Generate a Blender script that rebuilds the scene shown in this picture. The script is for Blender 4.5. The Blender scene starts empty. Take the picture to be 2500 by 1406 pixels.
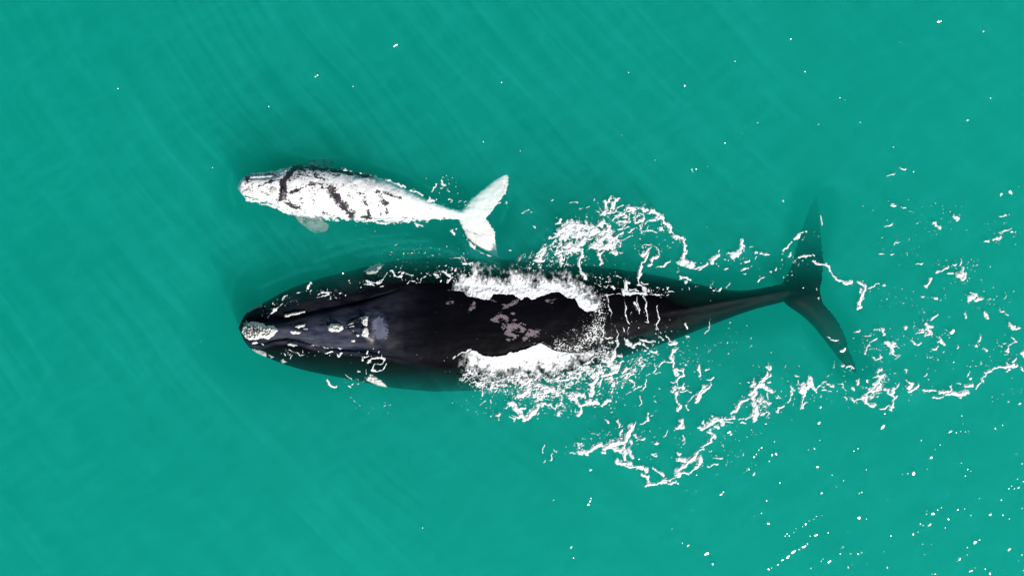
import bpy, math, random
import numpy as np
from mathutils import Vector
from mathutils.bvhtree import BVHTree

sc = bpy.context.scene
C = sc.collection

# ------------------------------------------------------------------ camera, world, sun, exposure
H = 35.0                                   # height of the drone above the water, metres
cam_d = bpy.data.cameras.new("camera")
cam = bpy.data.objects.new("camera", cam_d)
C.objects.link(cam)
cam.location = (0, 0, H)
cam.rotation_euler = (0, 0, 0)
cam_d.sensor_width = 36.0
cam_d.lens = 36.0 * H / 25.0
cam_d.clip_start = 0.5
cam_d.clip_end = 2000
sc.camera = cam

SUN_AZ = math.radians(148)                 # clockwise from +Y (up in the photo)
SUN_EL = math.radians(41)
S = Vector((math.sin(SUN_AZ) * math.cos(SUN_EL), math.cos(SUN_AZ) * math.cos(SUN_EL), math.sin(SUN_EL)))
w = bpy.data.worlds.new("World")
sc.world = w
w.use_nodes = True
wn = w.node_tree
sky = wn.nodes.new("ShaderNodeTexSky")
sky.sky_type = 'NISHITA'
sky.sun_disc = False
sky.sun_elevation = SUN_EL
sky.sun_rotation = SUN_AZ
wn.links.new(sky.outputs[0], wn.nodes["Background"].inputs[0])
wn.nodes["Background"].inputs[1].default_value = 0.06
sun_d = bpy.data.lights.new("sun", 'SUN')
sun = bpy.data.objects.new("sun", sun_d)
C.objects.link(sun)
sun_d.energy = 4.6
sun_d.angle = math.radians(0.5)
sun_d.color = (1.0, 0.96, 0.9)
sun.rotation_euler = S.to_track_quat('Z', 'Y').to_euler()
sun.location = S * 60
sc.view_settings.view_transform = 'Standard'
sc.view_settings.look = 'None'
sc.view_settings.gamma = 1
sc.view_settings.exposure = 0.45
sc.cycles.volume_bounces = 6
sc.cycles.max_bounces = 12
sc.cycles.transparent_max_bounces = 16
sc.cycles.use_denoising = True
sc.cycles.sample_clamp_indirect = 8

random.seed(4)
rng = np.random.RandomState(7)


def P(px, py, z=0.0):
    """photo pixel seen at height z -> world"""
    k = (H - z) / H
    return (px - 1250.0) / 100.0 * k, (703.0 - py) / 100.0 * k, z


def to_px(x, y, z):
    k = H / (H - z)
    return 1250.0 + x * 100 * k, 703.0 - y * 100 * k


# ------------------------------------------------------------------ noise
LAT = [np.random.RandomState(100 + i).rand(256, 256) for i in range(8)]


def vnoise(x, y, k=0):
    L = LAT[k % 8]
    xi = np.floor(x).astype(int)
    yi = np.floor(y).astype(int)
    fx, fy = x - xi, y - yi
    fx = fx * fx * fx * (fx * (fx * 6 - 15) + 10)
    fy = fy * fy * fy * (fy * (fy * 6 - 15) + 10)
    x0, x1, y0, y1 = xi & 255, (xi + 1) & 255, yi & 255, (yi + 1) & 255
    return (L[x0, y0] * (1 - fx) + L[x1, y0] * fx) * (1 - fy) + (L[x0, y1] * (1 - fx) + L[x1, y1] * fx) * fy


def fbm(x, y, oct=4, k=0, gain=0.55):
    s = np.zeros_like(x)
    a, tot = 1.0, 0.0
    for i in range(oct):
        c, d = math.cos(0.6 * i + 0.3), math.sin(0.6 * i + 0.3)
        f = 2.03 ** i
        s += a * vnoise((x * c - y * d) * f + 17.3 * i, (x * d + y * c) * f + 5.7 * i, k + i)
        tot += a
        a *= gain
    return s / tot


def wave_z(x, y):
    """the low sea: long crests running down to the right, plus a slack larger swell"""
    wx = x + 0.5 * (vnoise(x * 0.35 + 9, y * 0.35 + 3, 2) - .5) * 2
    wy = y + 0.5 * (vnoise(x * 0.35 + 31, y * 0.35 + 13, 3) - .5) * 2
    ang = math.radians(46)
    bend = 0.022 * (wx - wy)
    u = wx * math.cos(ang) + wy * math.sin(ang) + bend * 1.2
    v = -wx * math.sin(ang) + wy * math.cos(ang)
    z = 0.050 * (vnoise(u * 1.7 + 40, v * 0.16 + 70, 0) - .5)
    z += 0.022 * (vnoise(u * 3.6 + 10, v * 0.30 + 20, 1) - .5)
    z += 0.10 * (vnoise(x * 0.22 + 3, y * 0.22 + 8, 5) - .5)
    return z


# ------------------------------------------------------------------ helpers
def mesh_obj(name, verts, faces, mat=None, parent=None, smooth=True):
    me = bpy.data.meshes.new(name)
    me.from_pydata([tuple(v) for v in verts], [], faces)
    me.update()
    if smooth:
        me.polygons.foreach_set("use_smooth", [True] * len(me.polygons))
    o = bpy.data.objects.new(name, me)
    C.objects.link(o)
    if mat:
        me.materials.append(mat)
    if parent:
        o.parent = parent
        o.matrix_parent_inverse = parent.matrix_world.inverted()
    return o


def fast_mesh(name, V, Q, mat):
    """V n x 3, Q m x 4 quads (numpy)"""
    me = bpy.data.meshes.new(name)
    me.vertices.add(len(V))
    me.vertices.foreach_set("co", np.asarray(V, np.float32).ravel())
    me.loops.add(len(Q) * 4)
    me.loops.foreach_set("vertex_index", np.asarray(Q, np.int32).ravel())
    me.polygons.add(len(Q))
    me.polygons.foreach_set("loop_start", np.arange(0, len(Q) * 4, 4, dtype=np.int32))
    me.polygons.foreach_set("use_smooth", np.ones(len(Q), dtype=bool))
    me.update(calc_edges=True)
    me.validate()
    me.materials.append(mat)
    o = bpy.data.objects.new(name, me)
    C.objects.link(o)
    return o


def attr(me, name, vals):
    a = me.attributes.new(name, 'FLOAT', 'POINT')
    a.data.foreach_set("value", np.asarray(vals, np.float32))


def tag(o, label=None, cat=None, kind=None, group=None):
    if label:
        o["label"] = label
    if cat:
        o["category"] = cat
    if kind:
        o["kind"] = kind
    if group:
        o["group"] = group


def ip(x, table):
    t = np.array(table, float)
    return np.interp(x, t[:, 0], t[:, 1])


def smooth_ip(x, table):
    """monotone-ish smooth interpolation: linear then blurred"""
    t = np.array(table, float)
    xs = np.linspace(t[0, 0], t[-1, 0], 600)
    ys = np.interp(xs, t[:, 0], t[:, 1])
    k = np.hanning(31)
    k /= k.sum()
    pad = np.concatenate([2 * ys[0] - ys[15:0:-1], ys, 2 * ys[-1] - ys[-2:-17:-1]])
    return np.interp(x, xs, np.convolve(pad, k, 'valid'))


def stroke_field(px, py, strokes, lo=-1.0):
    """px,py flat arrays. strokes: (pts, width, strength). 1 on the line, 0 at its width, falling to lo"""
    F = np.full(px.shape, lo)
    for pts, wd, st in strokes:
        pts = np.array(pts, float).reshape(-1, 2)
        if len(pts) == 1:
            pts = np.vstack([pts, pts + 0.5])
        m = 2.2 * wd
        sel = np.where((px > pts[:, 0].min() - m) & (px < pts[:, 0].max() + m) &
                       (py > pts[:, 1].min() - m) & (py < pts[:, 1].max() + m))[0]
        if not len(sel):
            continue
        x, y = px[sel], py[sel]
        d2 = np.full(x.shape, 1e9)
        for (ax, ay), (bx, by) in zip(pts[:-1], pts[1:]):
            vx, vy = bx - ax, by - ay
            t = np.clip(((x - ax) * vx + (y - ay) * vy) / (vx * vx + vy * vy + 1e-9), 0, 1)
            d2 = np.minimum(d2, (x - ax - t * vx) ** 2 + (y - ay - t * vy) ** 2)
        f = st - np.sqrt(d2) / wd * (st if st > 0.5 else 0.5)
        F[sel] = np.maximum(F[sel], f)
    return F


ZW = [1.5]


def Z(ox, oy, s, items):
    """strokes noted on an enlargement -> photo pixels"""
    out = []
    for it in items:
        pts, wd = it[0], it[1]
        st = it[2] if len(it) > 2 else 1.0
        out.append(([(ox + x / s, oy + y / s) for x, y in pts], max(ZW[0] * wd / s, 1.35), st * 1.08))
    return out


def in_poly(px, py, poly):
    r = np.zeros(px.shape, bool)
    n = len(poly)
    for i in range(n):
        x1, y1 = poly[i]
        x2, y2 = poly[(i + 1) % n]
        c = ((y1 > py) != (y2 > py)) & (px < (x2 - x1) * (py - y1) / (y2 - y1 + 1e-12) + x1)
        r ^= c
    return r


def poly_dist(px, py, poly):
    """signed distance, positive inside"""
    d = np.full(px.shape, 1e9)
    n = len(poly)
    for i in range(n):
        ax, ay = poly[i]
        bx, by = poly[(i + 1) % n]
        vx, vy = bx - ax, by - ay
        t = np.clip(((px - ax) * vx + (py - ay) * vy) / (vx * vx + vy * vy + 1e-9), 0, 1)
        d = np.minimum(d, np.hypot(px - ax - t * vx, py - ay - t * vy))
    return np.where(in_poly(px, py, poly), d, -d)


# ------------------------------------------------------------------ materials
class NT:
    def __init__(self, name):
        self.m = bpy.data.materials.new(name)
        self.m.use_nodes = True
        self.t = self.m.node_tree
        self.t.nodes.clear()
        self.out = self.t.nodes.new("ShaderNodeOutputMaterial")

    def n(self, typ, **kw):
        nd = self.t.nodes.new("ShaderNode" + typ)
        for k, v in kw.items():
            setattr(nd, k, v)
        return nd

    def l(self, a, b):
        self.t.links.new(a, b)

    def val(self, sock, v):
        if hasattr(v, "is_output"):
            self.l(v, sock)
        else:
            sock.default_value = v

    def math(self, op, a, b=0.0, c=None):
        nd = self.n("Math", operation=op)
        self.val(nd.inputs[0], a)
        self.val(nd.inputs[1], b)
        if c is not None:
            self.val(nd.inputs[2], c)
        return nd.outputs[0]

    def sstep(self, lo, hi, v):
        nd = self.n("MapRange", interpolation_type='SMOOTHSTEP')
        self.val(nd.inputs[0], v)
        self.val(nd.inputs[1], lo)
        self.val(nd.inputs[2], hi)
        return nd.outputs[0]

    def mix(self, f, a, b):
        nd = self.n("Mix", data_type='RGBA')
        self.val(nd.inputs[0], f)
        self.val(nd.inputs[6], a)
        self.val(nd.inputs[7], b)
        return nd.outputs[2]

    def attr(self, name):
        nd = self.n("Attribute", attribute_name=name)
        return nd.outputs["Fac"]

    def noise(self, scale, detail=4, rough=0.55, vec=None, dist=0.0):
        nd = self.n("TexNoise")
        nd.inputs["Scale"].default_value = scale
        nd.inputs["Detail"].default_value = detail
        nd.inputs["Roughness"].default_value = rough
        nd.inputs["Distortion"].default_value = dist
        if vec is not None:
            self.l(vec, nd.inputs["Vector"])
        return nd.outputs[0]

    def coords(self, scale=(1, 1, 1), rot=(0, 0, 0)):
        tc = self.n("TexCoord")
        mp = self.n("Mapping")
        mp.inputs["Scale"].default_value = scale
        mp.inputs["Rotation"].default_value = rot
        self.l(tc.outputs["Object"], mp.inputs[0])
        return mp.outputs[0]

    def bump(self, h, dist, strength=1.0):
        nd = self.n("Bump")
        nd.inputs["Strength"].default_value = strength
        nd.inputs["Distance"].default_value = dist
        self.l(h, nd.inputs["Height"])
        return nd.outputs[0]

    def principled(self, col, rough, spec=0.5, normal=None):
        b = self.n("BsdfPrincipled")
        self.val(b.inputs["Base Color"], col)
        self.val(b.inputs["Roughness"], rough)
        b.inputs["Specular IOR Level"].default_value = spec
        if normal is not None:
            self.l(normal, b.inputs["Normal"])
        return b


def water_material():
    t = NT("sea_water")
    sca = t.n("VolumeScatter")
    sca.inputs["Color"].default_value = (0.012, 1.0, 0.84, 1)
    sca.inputs["Density"].default_value = 0.225
    sca.inputs["Anisotropy"].default_value = 0.0
    ab = t.n("VolumeAbsorption")
    ab.inputs["Color"].default_value = (0.0, 0.60, 0.48, 1)
    ab.inputs["Density"].default_value = 0.255
    add = t.n("AddShader")
    t.l(sca.outputs[0], add.inputs[0])
    t.l(ab.outputs[0], add.inputs[1])
    t.l(add.outputs[0], t.out.inputs["Volume"])
    return t.m


def plain(name, col, rough=0.8):
    t = NT(name)
    n = t.noise(0.6, 5)
    c = t.mix(n, (*[v * 0.7 for v in col], 1), (*col, 1))
    t.l(t.principled(c, rough).outputs[0], t.out.inputs[0])
    return t.m


def adult_material():
    t = NT("adult_skin")
    v = t.coords()
    stretched = t.coords((0.5, 1.6, 1))
    pale = t.attr("pale")
    head = t.attr("head")
    scr = t.attr("scratch")
    n1 = t.noise(1.4, 5, 0.6, v)
    base = t.mix(n1, (0.0005, 0.0006, 0.0010, 1), (0.0024, 0.0021, 0.0036, 1))
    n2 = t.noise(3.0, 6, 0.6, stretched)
    hc = t.mix(t.sstep(0.3, 0.7, n2), (0.003, 0.006, 0.020, 1), (0.060, 0.062, 0.084, 1))  # greyer head skin; blue of the dark tone is painted sky reflection
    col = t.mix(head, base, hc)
    # small pale flecks and scars
    fl = t.noise(9.0, 3, 0.5, v)
    fleck = t.math('MULTIPLY', t.sstep(0.72, 0.76, fl), 0.5)
    col = t.mix(fleck, col, (0.07, 0.065, 0.08, 1))
    sn = t.noise(26.0, 3, 0.6, t.coords((0.22, 1.0, 1.0), (0, 0, 0.22)))
    scf = t.math('MULTIPLY', t.sstep(0.52, 0.68, sn), scr)
    col = t.mix(scf, col, (0.035, 0.042, 0.065, 1))
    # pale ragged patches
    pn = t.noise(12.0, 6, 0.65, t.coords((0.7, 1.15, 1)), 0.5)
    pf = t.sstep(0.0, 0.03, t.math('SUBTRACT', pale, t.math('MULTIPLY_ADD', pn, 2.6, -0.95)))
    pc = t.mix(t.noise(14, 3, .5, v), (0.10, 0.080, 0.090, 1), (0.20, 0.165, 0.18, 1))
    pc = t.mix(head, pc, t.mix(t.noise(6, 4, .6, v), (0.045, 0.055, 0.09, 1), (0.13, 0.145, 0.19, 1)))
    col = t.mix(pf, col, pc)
    fine = t.noise(38.0, 4, 0.6, v)
    mid = t.noise(5.0, 4, 0.6, stretched)
    hgt = t.math('ADD', t.math('MULTIPLY', fine, 0.25), mid)
    nm = t.bump(hgt, 0.02, 0.6)
    b = t.principled(col, t.math('MULTIPLY_ADD', n2, 0.2, 0.36), 0.02, nm)
    t.l(t.math('MULTIPLY', t.attr('dry'), 0.16), b.inputs["Coat Weight"])
    b.inputs["Coat Roughness"].default_value = 0.30
    t.l(b.outputs[0], t.out.inputs[0])
    return t.m


def calf_material():
    t = NT("calf_skin")
    dark = t.attr("dark")
    v = t.coords((1.0, 1.25, 1), (0, 0, 0.35))
    n = t.math('MULTIPLY_ADD', t.noise(21.0, 5, 0.65, v, 0.8), 0.66,
               t.math('MULTIPLY', t.noise(6.0, 3, 0.5, v), 0.34))
    # dark where the noise lies under the density
    f = t.sstep(-0.06, 0.16, t.math('SUBTRACT', dark, t.math('MULTIPLY_ADD', n, 3.6, -1.3)))
    dn = t.noise(12, 3)
    dc = t.mix(dn, (0.012, 0.010, 0.016, 1), (0.045, 0.034, 0.045, 1))
    wn_ = t.noise(5, 4)
    wc = t.mix(wn_, (0.76, 0.75, 0.73, 1), (0.86, 0.855, 0.84, 1))
    grey = t.attr("grey")
    wc = t.mix(grey, wc, (0.22, 0.24, 0.25, 1))
    col = t.mix(f, wc, dc)
    nm = t.bump(t.noise(16, 4), 0.02, 0.4)
    b = t.principled(col, 0.4, 0.3, nm)
    t.l(b.outputs[0], t.out.inputs[0])
    return t.m


def callosity_material(name, c1, c2):
    t = NT(name)
    n = t.noise(16.0, 5, 0.65)
    spots = t.sstep(0.63, 0.70, t.noise(26.0, 3, 0.6))
    col = t.mix(n, (*c1, 1), (*c2, 1))
    col = t.mix(t.math('MULTIPLY', spots, 0.7), col, (0.10, 0.09, 0.08, 1))
    nm = t.bump(t.noise(30, 5, 0.7), 0.03, 1.0)
    t.l(t.principled(col, 0.75, 0.2, nm).outputs[0], t.out.inputs[0])
    return t.m


def foam_material(name, lo, hi, op):
    t = NT(name)
    d = t.attr("foam")
    a = t.sstep(lo, hi, d)
    a = t.math('MULTIPLY', a, op)
    n = t.sstep(0.36, 0.62, t.noise(13, 5, 0.65))
    col = t.mix(n, (0.47, 0.50, 0.50, 1), (0.80, 0.81, 0.81, 1))
    col = t.mix(t.sstep(0.35, 0.95, d), col, (0.84, 0.85, 0.85, 1))
    nm = t.bump(t.noise(34, 4, 0.6), 0.02, 0.35)
    df = t.principled(col, 0.7, 0.2, nm)
    tr = t.n("BsdfTransparent")
    mx = t.n("MixShader")
    t.l(a, mx.inputs[0])
    t.l(tr.outputs[0], mx.inputs[1])
    t.l(df.outputs[0], mx.inputs[2])
    t.l(mx.outputs[0], t.out.inputs[0])
    return t.m


def glint_material():
    t = NT("wet_wavelet")
    fr = t.n("Fresnel")
    fr.inputs[0].default_value = 1.33
    gl = t.n("BsdfGlossy")
    gl.inputs["Roughness"].default_value = 0.17
    tr = t.n("BsdfTransparent")
    mx = t.n("MixShader")
    t.l(fr.outputs[0], mx.inputs[0])
    t.l(tr.outputs[0], mx.inputs[1])
    t.l(gl.outputs[0], mx.inputs[2])
    t.l(mx.outputs[0], t.out.inputs[0])
    return t.m


# ------------------------------------------------------------------ the sea: one body of water with a waved top, and the seabed
def build_sea():
    def axis(lo, hi, step, far):
        inner = list(np.arange(lo, hi + 1e-6, step))
        out = []
        d, p = step, 0.0
        while p < far:
            d *= 1.5
            p += d
            out.append(p)
        return np.array([lo - q for q in out[::-1]] + inner + [hi + q for q in out])
    xs = axis(-16, 16, 0.10, 380)
    ys = axis(-10, 10, 0.10, 380)
    X, Y = np.meshgrid(xs, ys, indexing='ij')
    fade = np.clip(1.6 - np.maximum(np.abs(X) / 16, np.abs(Y) / 10) * 0.6, 0.0, 1)
    Zt = wave_z(X, Y) * fade
    nx, ny = X.shape
    V = np.stack([X, Y, Zt], -1).reshape(-1, 3)
    idx = np.arange(nx * ny).reshape(nx, ny)
    Q = np.stack([idx[:-1, :-1], idx[1:, :-1], idx[1:, 1:], idx[:-1, 1:]], -1).reshape(-1, 4)
    # bottom and sides
    D = -9.0
    VB = V.copy()
    VB[:, 2] = D
    off = len(V)
    # border loop
    loop = np.concatenate([idx[:, 0], idx[-1, 1:], idx[-2::-1, -1], idx[0, -2:0:-1]])
    nxt = np.roll(loop, -1)
    remap = {int(v): off + i for i, v in enumerate(loop)}
    V2 = np.vstack([V, VB[loop]])
    lb = np.array([remap[int(v)] for v in loop])
    nb = np.roll(lb, -1)
    Qs = np.stack([nxt, loop, lb, nb], -1)
    o = fast_mesh("water", V2, np.vstack([Q, Qs]), water_material())
    import bmesh
    bm = bmesh.new()
    bm.from_mesh(o.data)
    bm.verts.ensure_lookup_table()
    bm.faces.new([bm.verts[int(i)] for i in lb[::-1]])
    bmesh.ops.recalc_face_normals(bm, faces=bm.faces)
    bm.to_mesh(o.data)
    bm.free()
    tag(o, "green sea water around the two whales", "water", "structure")
    s = 900
    sb = mesh_obj("seabed", [(-s, -s, -9.2), (s, -s, -9.2), (s, s, -9.2), (-s, s, -9.2)], [(0, 1, 2, 3)],
                  plain("sand_floor", (0.10, 0.16, 0.12)))
    tag(sb, "dim sandy seabed under the green water", "seabed", "structure")


build_sea()


def build_haze_layer():
    """added thin closed cloud: thickness imitates sky light on wave slopes, plus milky water"""
    st = 0.06
    xs = np.arange(-15, 15.01, st)
    ys = np.arange(-9, 9.01, st)
    X, Y = np.meshgrid(xs, ys, indexing='ij')
    wx = X + 0.25 * (fbm(X * 0.3 + 4, Y * 0.3 + 2, 2, 2) - .5) * 2
    wy = Y + 0.25 * (fbm(X * 0.3 + 44, Y * 0.3 + 12, 2, 3) - .5) * 2
    a0 = math.radians(45)
    v = wx * math.cos(a0) - wy * math.sin(a0)
    u = wx * math.sin(a0) + wy * math.cos(a0) - 0.009 * v * v

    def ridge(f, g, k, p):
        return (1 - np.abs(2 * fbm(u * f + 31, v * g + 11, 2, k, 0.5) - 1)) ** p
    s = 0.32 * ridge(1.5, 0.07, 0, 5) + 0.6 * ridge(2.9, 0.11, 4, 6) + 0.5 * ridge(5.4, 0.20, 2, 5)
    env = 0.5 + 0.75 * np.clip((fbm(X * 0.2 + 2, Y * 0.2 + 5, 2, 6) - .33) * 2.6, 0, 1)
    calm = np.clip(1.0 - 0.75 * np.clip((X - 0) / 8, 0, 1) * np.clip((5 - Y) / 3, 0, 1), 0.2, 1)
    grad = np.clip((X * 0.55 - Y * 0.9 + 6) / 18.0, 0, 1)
    big = 0.3 * (fbm(X * 0.5 + 9, Y * 0.5 + 1, 3, 1) - .4)
    # short wavelets crossing the other way
    p = X * math.cos(0.55) + Y * math.sin(0.55)
    q = -X * math.sin(0.55) + Y * math.cos(0.55)
    rip = (1 - np.abs(2 * fbm(q * 2.6 + 7, p * 0.7 + 3, 3, 5, 0.6) - 1)) ** 7
    pxs, pys = 1250 + X * 100, 703 - Y * 100
    near = stroke_field(pxs.ravel(), pys.ravel(), [
        ([(620, 800), (900, 790), (1200, 790), (1450, 775)], 190, 1.0), ([(1450, 775), (1650, 755), (1950, 715)], 110, 1.0),
        ([(1990, 500), (1950, 700), (2080, 880)], 75, 1.0), ([(600, 455), (800, 468), (1100, 520), (1180, 520)], 105, 1.0)], 0.0).reshape(X.shape)
    clear = 1 - np.clip(near * 2.6, 0, 1)
    # curved ripples pushed aside by the two bodies
    arcs = stroke_field(pxs.ravel(), pys.ravel(), [
        ([(760, 640), (860, 606), (960, 590), (1050, 588)], 7, 1), ([(800, 600), (900, 578), (1000, 572)], 5, .8), ([(870, 625), (960, 608), (1060, 606), (1130, 622)], 6, 1),
        ([(640, 700), (720, 664), (800, 648)], 7, .8), ([(560, 740), (566, 690), (600, 650)], 6, .6), ([(566, 420), (560, 460), (572, 500)], 5, .8),
        ([(1244, 470), (1236, 510), (1222, 545)], 5, 1), ([(1130, 590), (1170, 625), (1215, 645)], 5, 1), ([(1300, 590), (1330, 560)], 5, .6), ([(1140, 610), (1190, 650)], 4, .8),
        ([(700, 370), (760, 385), (830, 384)], 6, .6), ([(900, 395), (980, 420), (1060, 465)], 6, .6), ([(2000, 455), (2060, 440), (2110, 470)], 6, .6)], 0.0).reshape(X.shape)
    milk = np.clip(stroke_field(pxs.ravel(), pys.ravel(), [
        ([(1330, 620), (1400, 570), (1500, 560), (1560, 520), (1640, 560), (1672, 640)], 50, .8), ([(1180, 960), (1330, 980), (1480, 940), (1580, 870)], 80, .9),
        ([(1410, 1100), (1520, 1080), (1530, 1130), (1590, 1180), (1660, 1150), (1740, 1060), (1800, 1010), (1860, 950)], 38, .9),
        ([(1880, 940), (1970, 950), (2080, 955), (2130, 950), (2190, 980), (2340, 955), (2430, 905)], 36, .7), ([(1640, 870), (1655, 960)], 36, .6),
        ([(1690, 650), (1780, 610), (1860, 620)], 30, .5), ([(2020, 650), (2080, 690)], 28, .5), ([(2140, 850), (2260, 830)], 50, .5)], 0.0), 0, 1).reshape(X.shape)
    milk = milk * (0.3 + 1.2 * np.clip(fbm(X * 2.2, Y * 2.2, 4, 3) - .3, 0, 1))
    T = 0.004 + 0.16 * milk + (STREAK * (s * env * calm + big * 0.5) + 0.045 * rip + 0.10 * grad) * clear + 0.10 * np.clip(arcs, 0, 1)  # light streaks of waves and ripples are put into the layer's thickness
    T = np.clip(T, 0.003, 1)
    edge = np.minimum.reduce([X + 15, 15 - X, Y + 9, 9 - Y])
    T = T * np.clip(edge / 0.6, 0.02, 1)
    top = wave_z(X, Y) * np.clip(1.6 - np.maximum(np.abs(X) / 16, np.abs(Y) / 10) * 0.6, 0, 1) - 0.004
    nx, ny = X.shape
    n = nx * ny
    V = np.vstack([np.stack([X, Y, top], -1).reshape(-1, 3), np.stack([X, Y, top - T], -1).reshape(-1, 3)])
    idx = np.arange(n).reshape(nx, ny)
    Q = np.stack([idx[:-1, :-1], idx[1:, :-1], idx[1:, 1:], idx[:-1, 1:]], -1).reshape(-1, 4)
    loop = np.concatenate([idx[:, 0], idx[-1, 1:], idx[-2::-1, -1], idx[0, -2:0:-1]])
    nxt = np.roll(loop, -1)
    Qs = np.stack([nxt, loop, loop + n, nxt + n], -1)
    t = NT("streak_volume")
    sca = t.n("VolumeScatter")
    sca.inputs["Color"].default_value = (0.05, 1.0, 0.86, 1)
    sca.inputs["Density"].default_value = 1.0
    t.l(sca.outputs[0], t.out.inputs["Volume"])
    o = fast_mesh("streak_layer", V, np.vstack([Q, Q[:, ::-1] + n, Qs[:, ::-1]]), t.m)
    tag(o, "added layer of faint pale streaks imitating light on wind waves, with milky water near the foam", "streaks", "stuff")


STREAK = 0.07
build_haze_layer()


# ------------------------------------------------------------------ whales
def loft(up, low, zt, bt, x0, x1, n=150, m=64, bot=1.15):
    xs = x0 + (x1 - x0) * (0.5 - 0.5 * np.cos(np.linspace(0, math.pi, n)))
    yu, yl = smooth_ip(xs, up), smooth_ip(xs, low)
    ztop, b = smooth_ip(xs, zt), smooth_ip(xs, bt)
    # round the two ends
    e0 = np.sqrt(np.clip((xs - x0) / 14.0, 0, 1))
    V, Fc = [], []
    for i in range(n):
        zc = ztop[i] - b[i]
        k = (H - zc) / H
        cy = (703 - 0.5 * (yu[i] + yl[i])) / 100 * k
        a = 0.5 * (yl[i] - yu[i]) / 100 * k * max(e0[i], 0.02)
        cx = (xs[i] - 1250) / 100 * k
        bb = b[i] * max(e0[i], 0.02)
        for j in range(m):
            t = 2 * math.pi * j / m
            s_, c_ = math.sin(t), math.cos(t)
            V.append((cx, cy + a * math.copysign(abs(c_) ** 0.92, c_), zc + bb * (s_ if s_ > 0 else s_ * bot)))
    for i in range(n - 1):
        for j in range(m):
            p, q = i * m + j, i * m + (j + 1) % m
            Fc.append((p, q, q + m, p + m))
    Fc.append(tuple(range(m))[::-1])
    Fc.append(tuple((n - 1) * m + j for j in range(m)))
    return V, Fc


def resample(pts, n):
    p = np.array(pts, float)
    d = np.concatenate([[0], np.cumsum(np.hypot(*np.diff(p, axis=0).T))])
    t = np.linspace(0, d[-1], n)
    r = np.stack([np.interp(t, d, p[:, 0]), np.interp(t, d, p[:, 1])], -1)
    for _ in range(2):
        r[1:-1] = 0.25 * r[:-2] + 0.5 * r[1:-1] + 0.25 * r[2:]
    return r


def blade(le, te, zs, th, n=70, m=14):
    """a fluke pair or a flipper: leading and trailing edge in photo pixels, height and half thickness along the span"""
    L, T = resample(le, n), resample(te, n)
    s = np.linspace(0, 1, n)
    zz, hh = ip(s, zs), ip(s, th)
    V, Fc = [], []
    for i in range(n):
        ring = []
        for j in range(2 * m):
            if j <= m:
                c, sg = j / m, 1
            else:
                c, sg = (2 * m - j) / m, -1
            p = L[i] * (1 - c) + T[i] * c
            h = hh[i] * (math.sin(math.pi * min(1, c ** 0.6)) * 0.9 + 0.1)
            z = zz[i] + sg * h
            X, Y, _ = P(p[0], p[1], zz[i])
            ring.append((X, Y, z))
        V += ring
    M = 2 * m
    for i in range(n - 1):
        for j in range(M):
            a, b = i * M + j, i * M + (j + 1) % M
            Fc.append((a, b, b + M, a + M))
    Fc.append(tuple(range(M))[::-1])
    Fc.append(tuple((n - 1) * M + j for j in range(M)))
    return V, Fc


def fuse(name, pieces, voxel, iters):
    """join closed pieces into one continuous skin"""
    V, Fc = [], []
    for v, f in pieces:
        k = len(V)
        V += v
        Fc += [tuple(i + k for i in q) for q in f]
    me = bpy.data.meshes.new(name + "_raw")
    me.from_pydata(V, [], Fc)
    import bmesh
    bm = bmesh.new()
    bm.from_mesh(me)
    bmesh.ops.recalc_face_normals(bm, faces=bm.faces)
    bm.to_mesh(me)
    bm.free()
    o = bpy.data.objects.new(name + "_raw", me)
    C.objects.link(o)
    r = o.modifiers.new("r", 'REMESH')
    r.mode = 'VOXEL'
    r.voxel_size = voxel
    s = o.modifiers.new("s", 'SMOOTH')
    s.factor = 0.5
    s.iterations = iters
    dg = bpy.context.evaluated_depsgraph_get()
    new = bpy.data.meshes.new_from_object(o.evaluated_get(dg))
    new.name = name
    bpy.data.objects.remove(o)
    bpy.data.meshes.remove(me)
    new.polygons.foreach_set("use_smooth", [True] * len(new.polygons))
    return new


def co_of(me):
    a = np.empty(len(me.vertices) * 3, np.float32)
    me.vertices.foreach_get("co", a)
    return a.reshape(-1, 3).astype(float)


def nz_of(me):
    a = np.empty(len(me.vertices) * 3, np.float32)
    me.vertices.foreach_get("normal", a)
    return a.reshape(-1, 3)[:, 2].astype(float)


def bvh_of(me):
    return BVHTree.FromPolygons([v.co.copy() for v in me.vertices], [tuple(p.vertices) for p in me.polygons])


EYE = Vector((0, 0, H))


def cast(bvh, px, py):
    t = Vector(P(px, py, 0.0))
    h = bvh.ray_cast(EYE, (t - EYE).normalized())
    return h[0]


# ---- adult
A_UP = [(581, 796), (590, 772), (605, 758), (640, 742), (680, 718), (720, 699), (760, 686), (850, 662), (936, 640), (1000, 632), (1100, 628),
        (1200, 632), (1300, 634), (1350, 640), (1450, 650), (1550, 662), (1650, 682), (1750, 704), (1800, 711), (1850, 706), (1900, 694), (1960, 690), (1990, 692)]
A_LO = [(581, 804), (590, 830), (610, 852), (650, 872), (700, 892), (750, 906), (800, 916), (850, 925), (900, 936), (950, 946), (1050, 956),
        (1150, 954), (1250, 942), (1350, 922), (1450, 893), (1550, 862), (1644, 830), (1740, 792), (1788, 774), (1820, 762), (1860, 750), (1900, 741), (1960, 722), (1990, 712)]
A_ZT = [(581, -.25), (600, -.02), (650, .03), (700, .04), (800, .05), (900, .09), (950, .13), (1000, .16), (1100, .175), (1250, .175), (1400, .15),
        (1500, .12), (1600, .07), (1650, .02), (1700, -.03), (1800, -.10), (1900, -.18), (1955, -.25), (1990, -.32)]
A_BT = [(581, .12), (600, .32), (650, .40), (700, .48), (800, .62), (900, .78), (1000, .88), (1100, .92), (1300, .86), (1450, .74),
        (1550, .63), (1650, .52), (1750, .43), (1850, .34), (1900, .28), (1955, .2), (1990, .08)]
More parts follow.
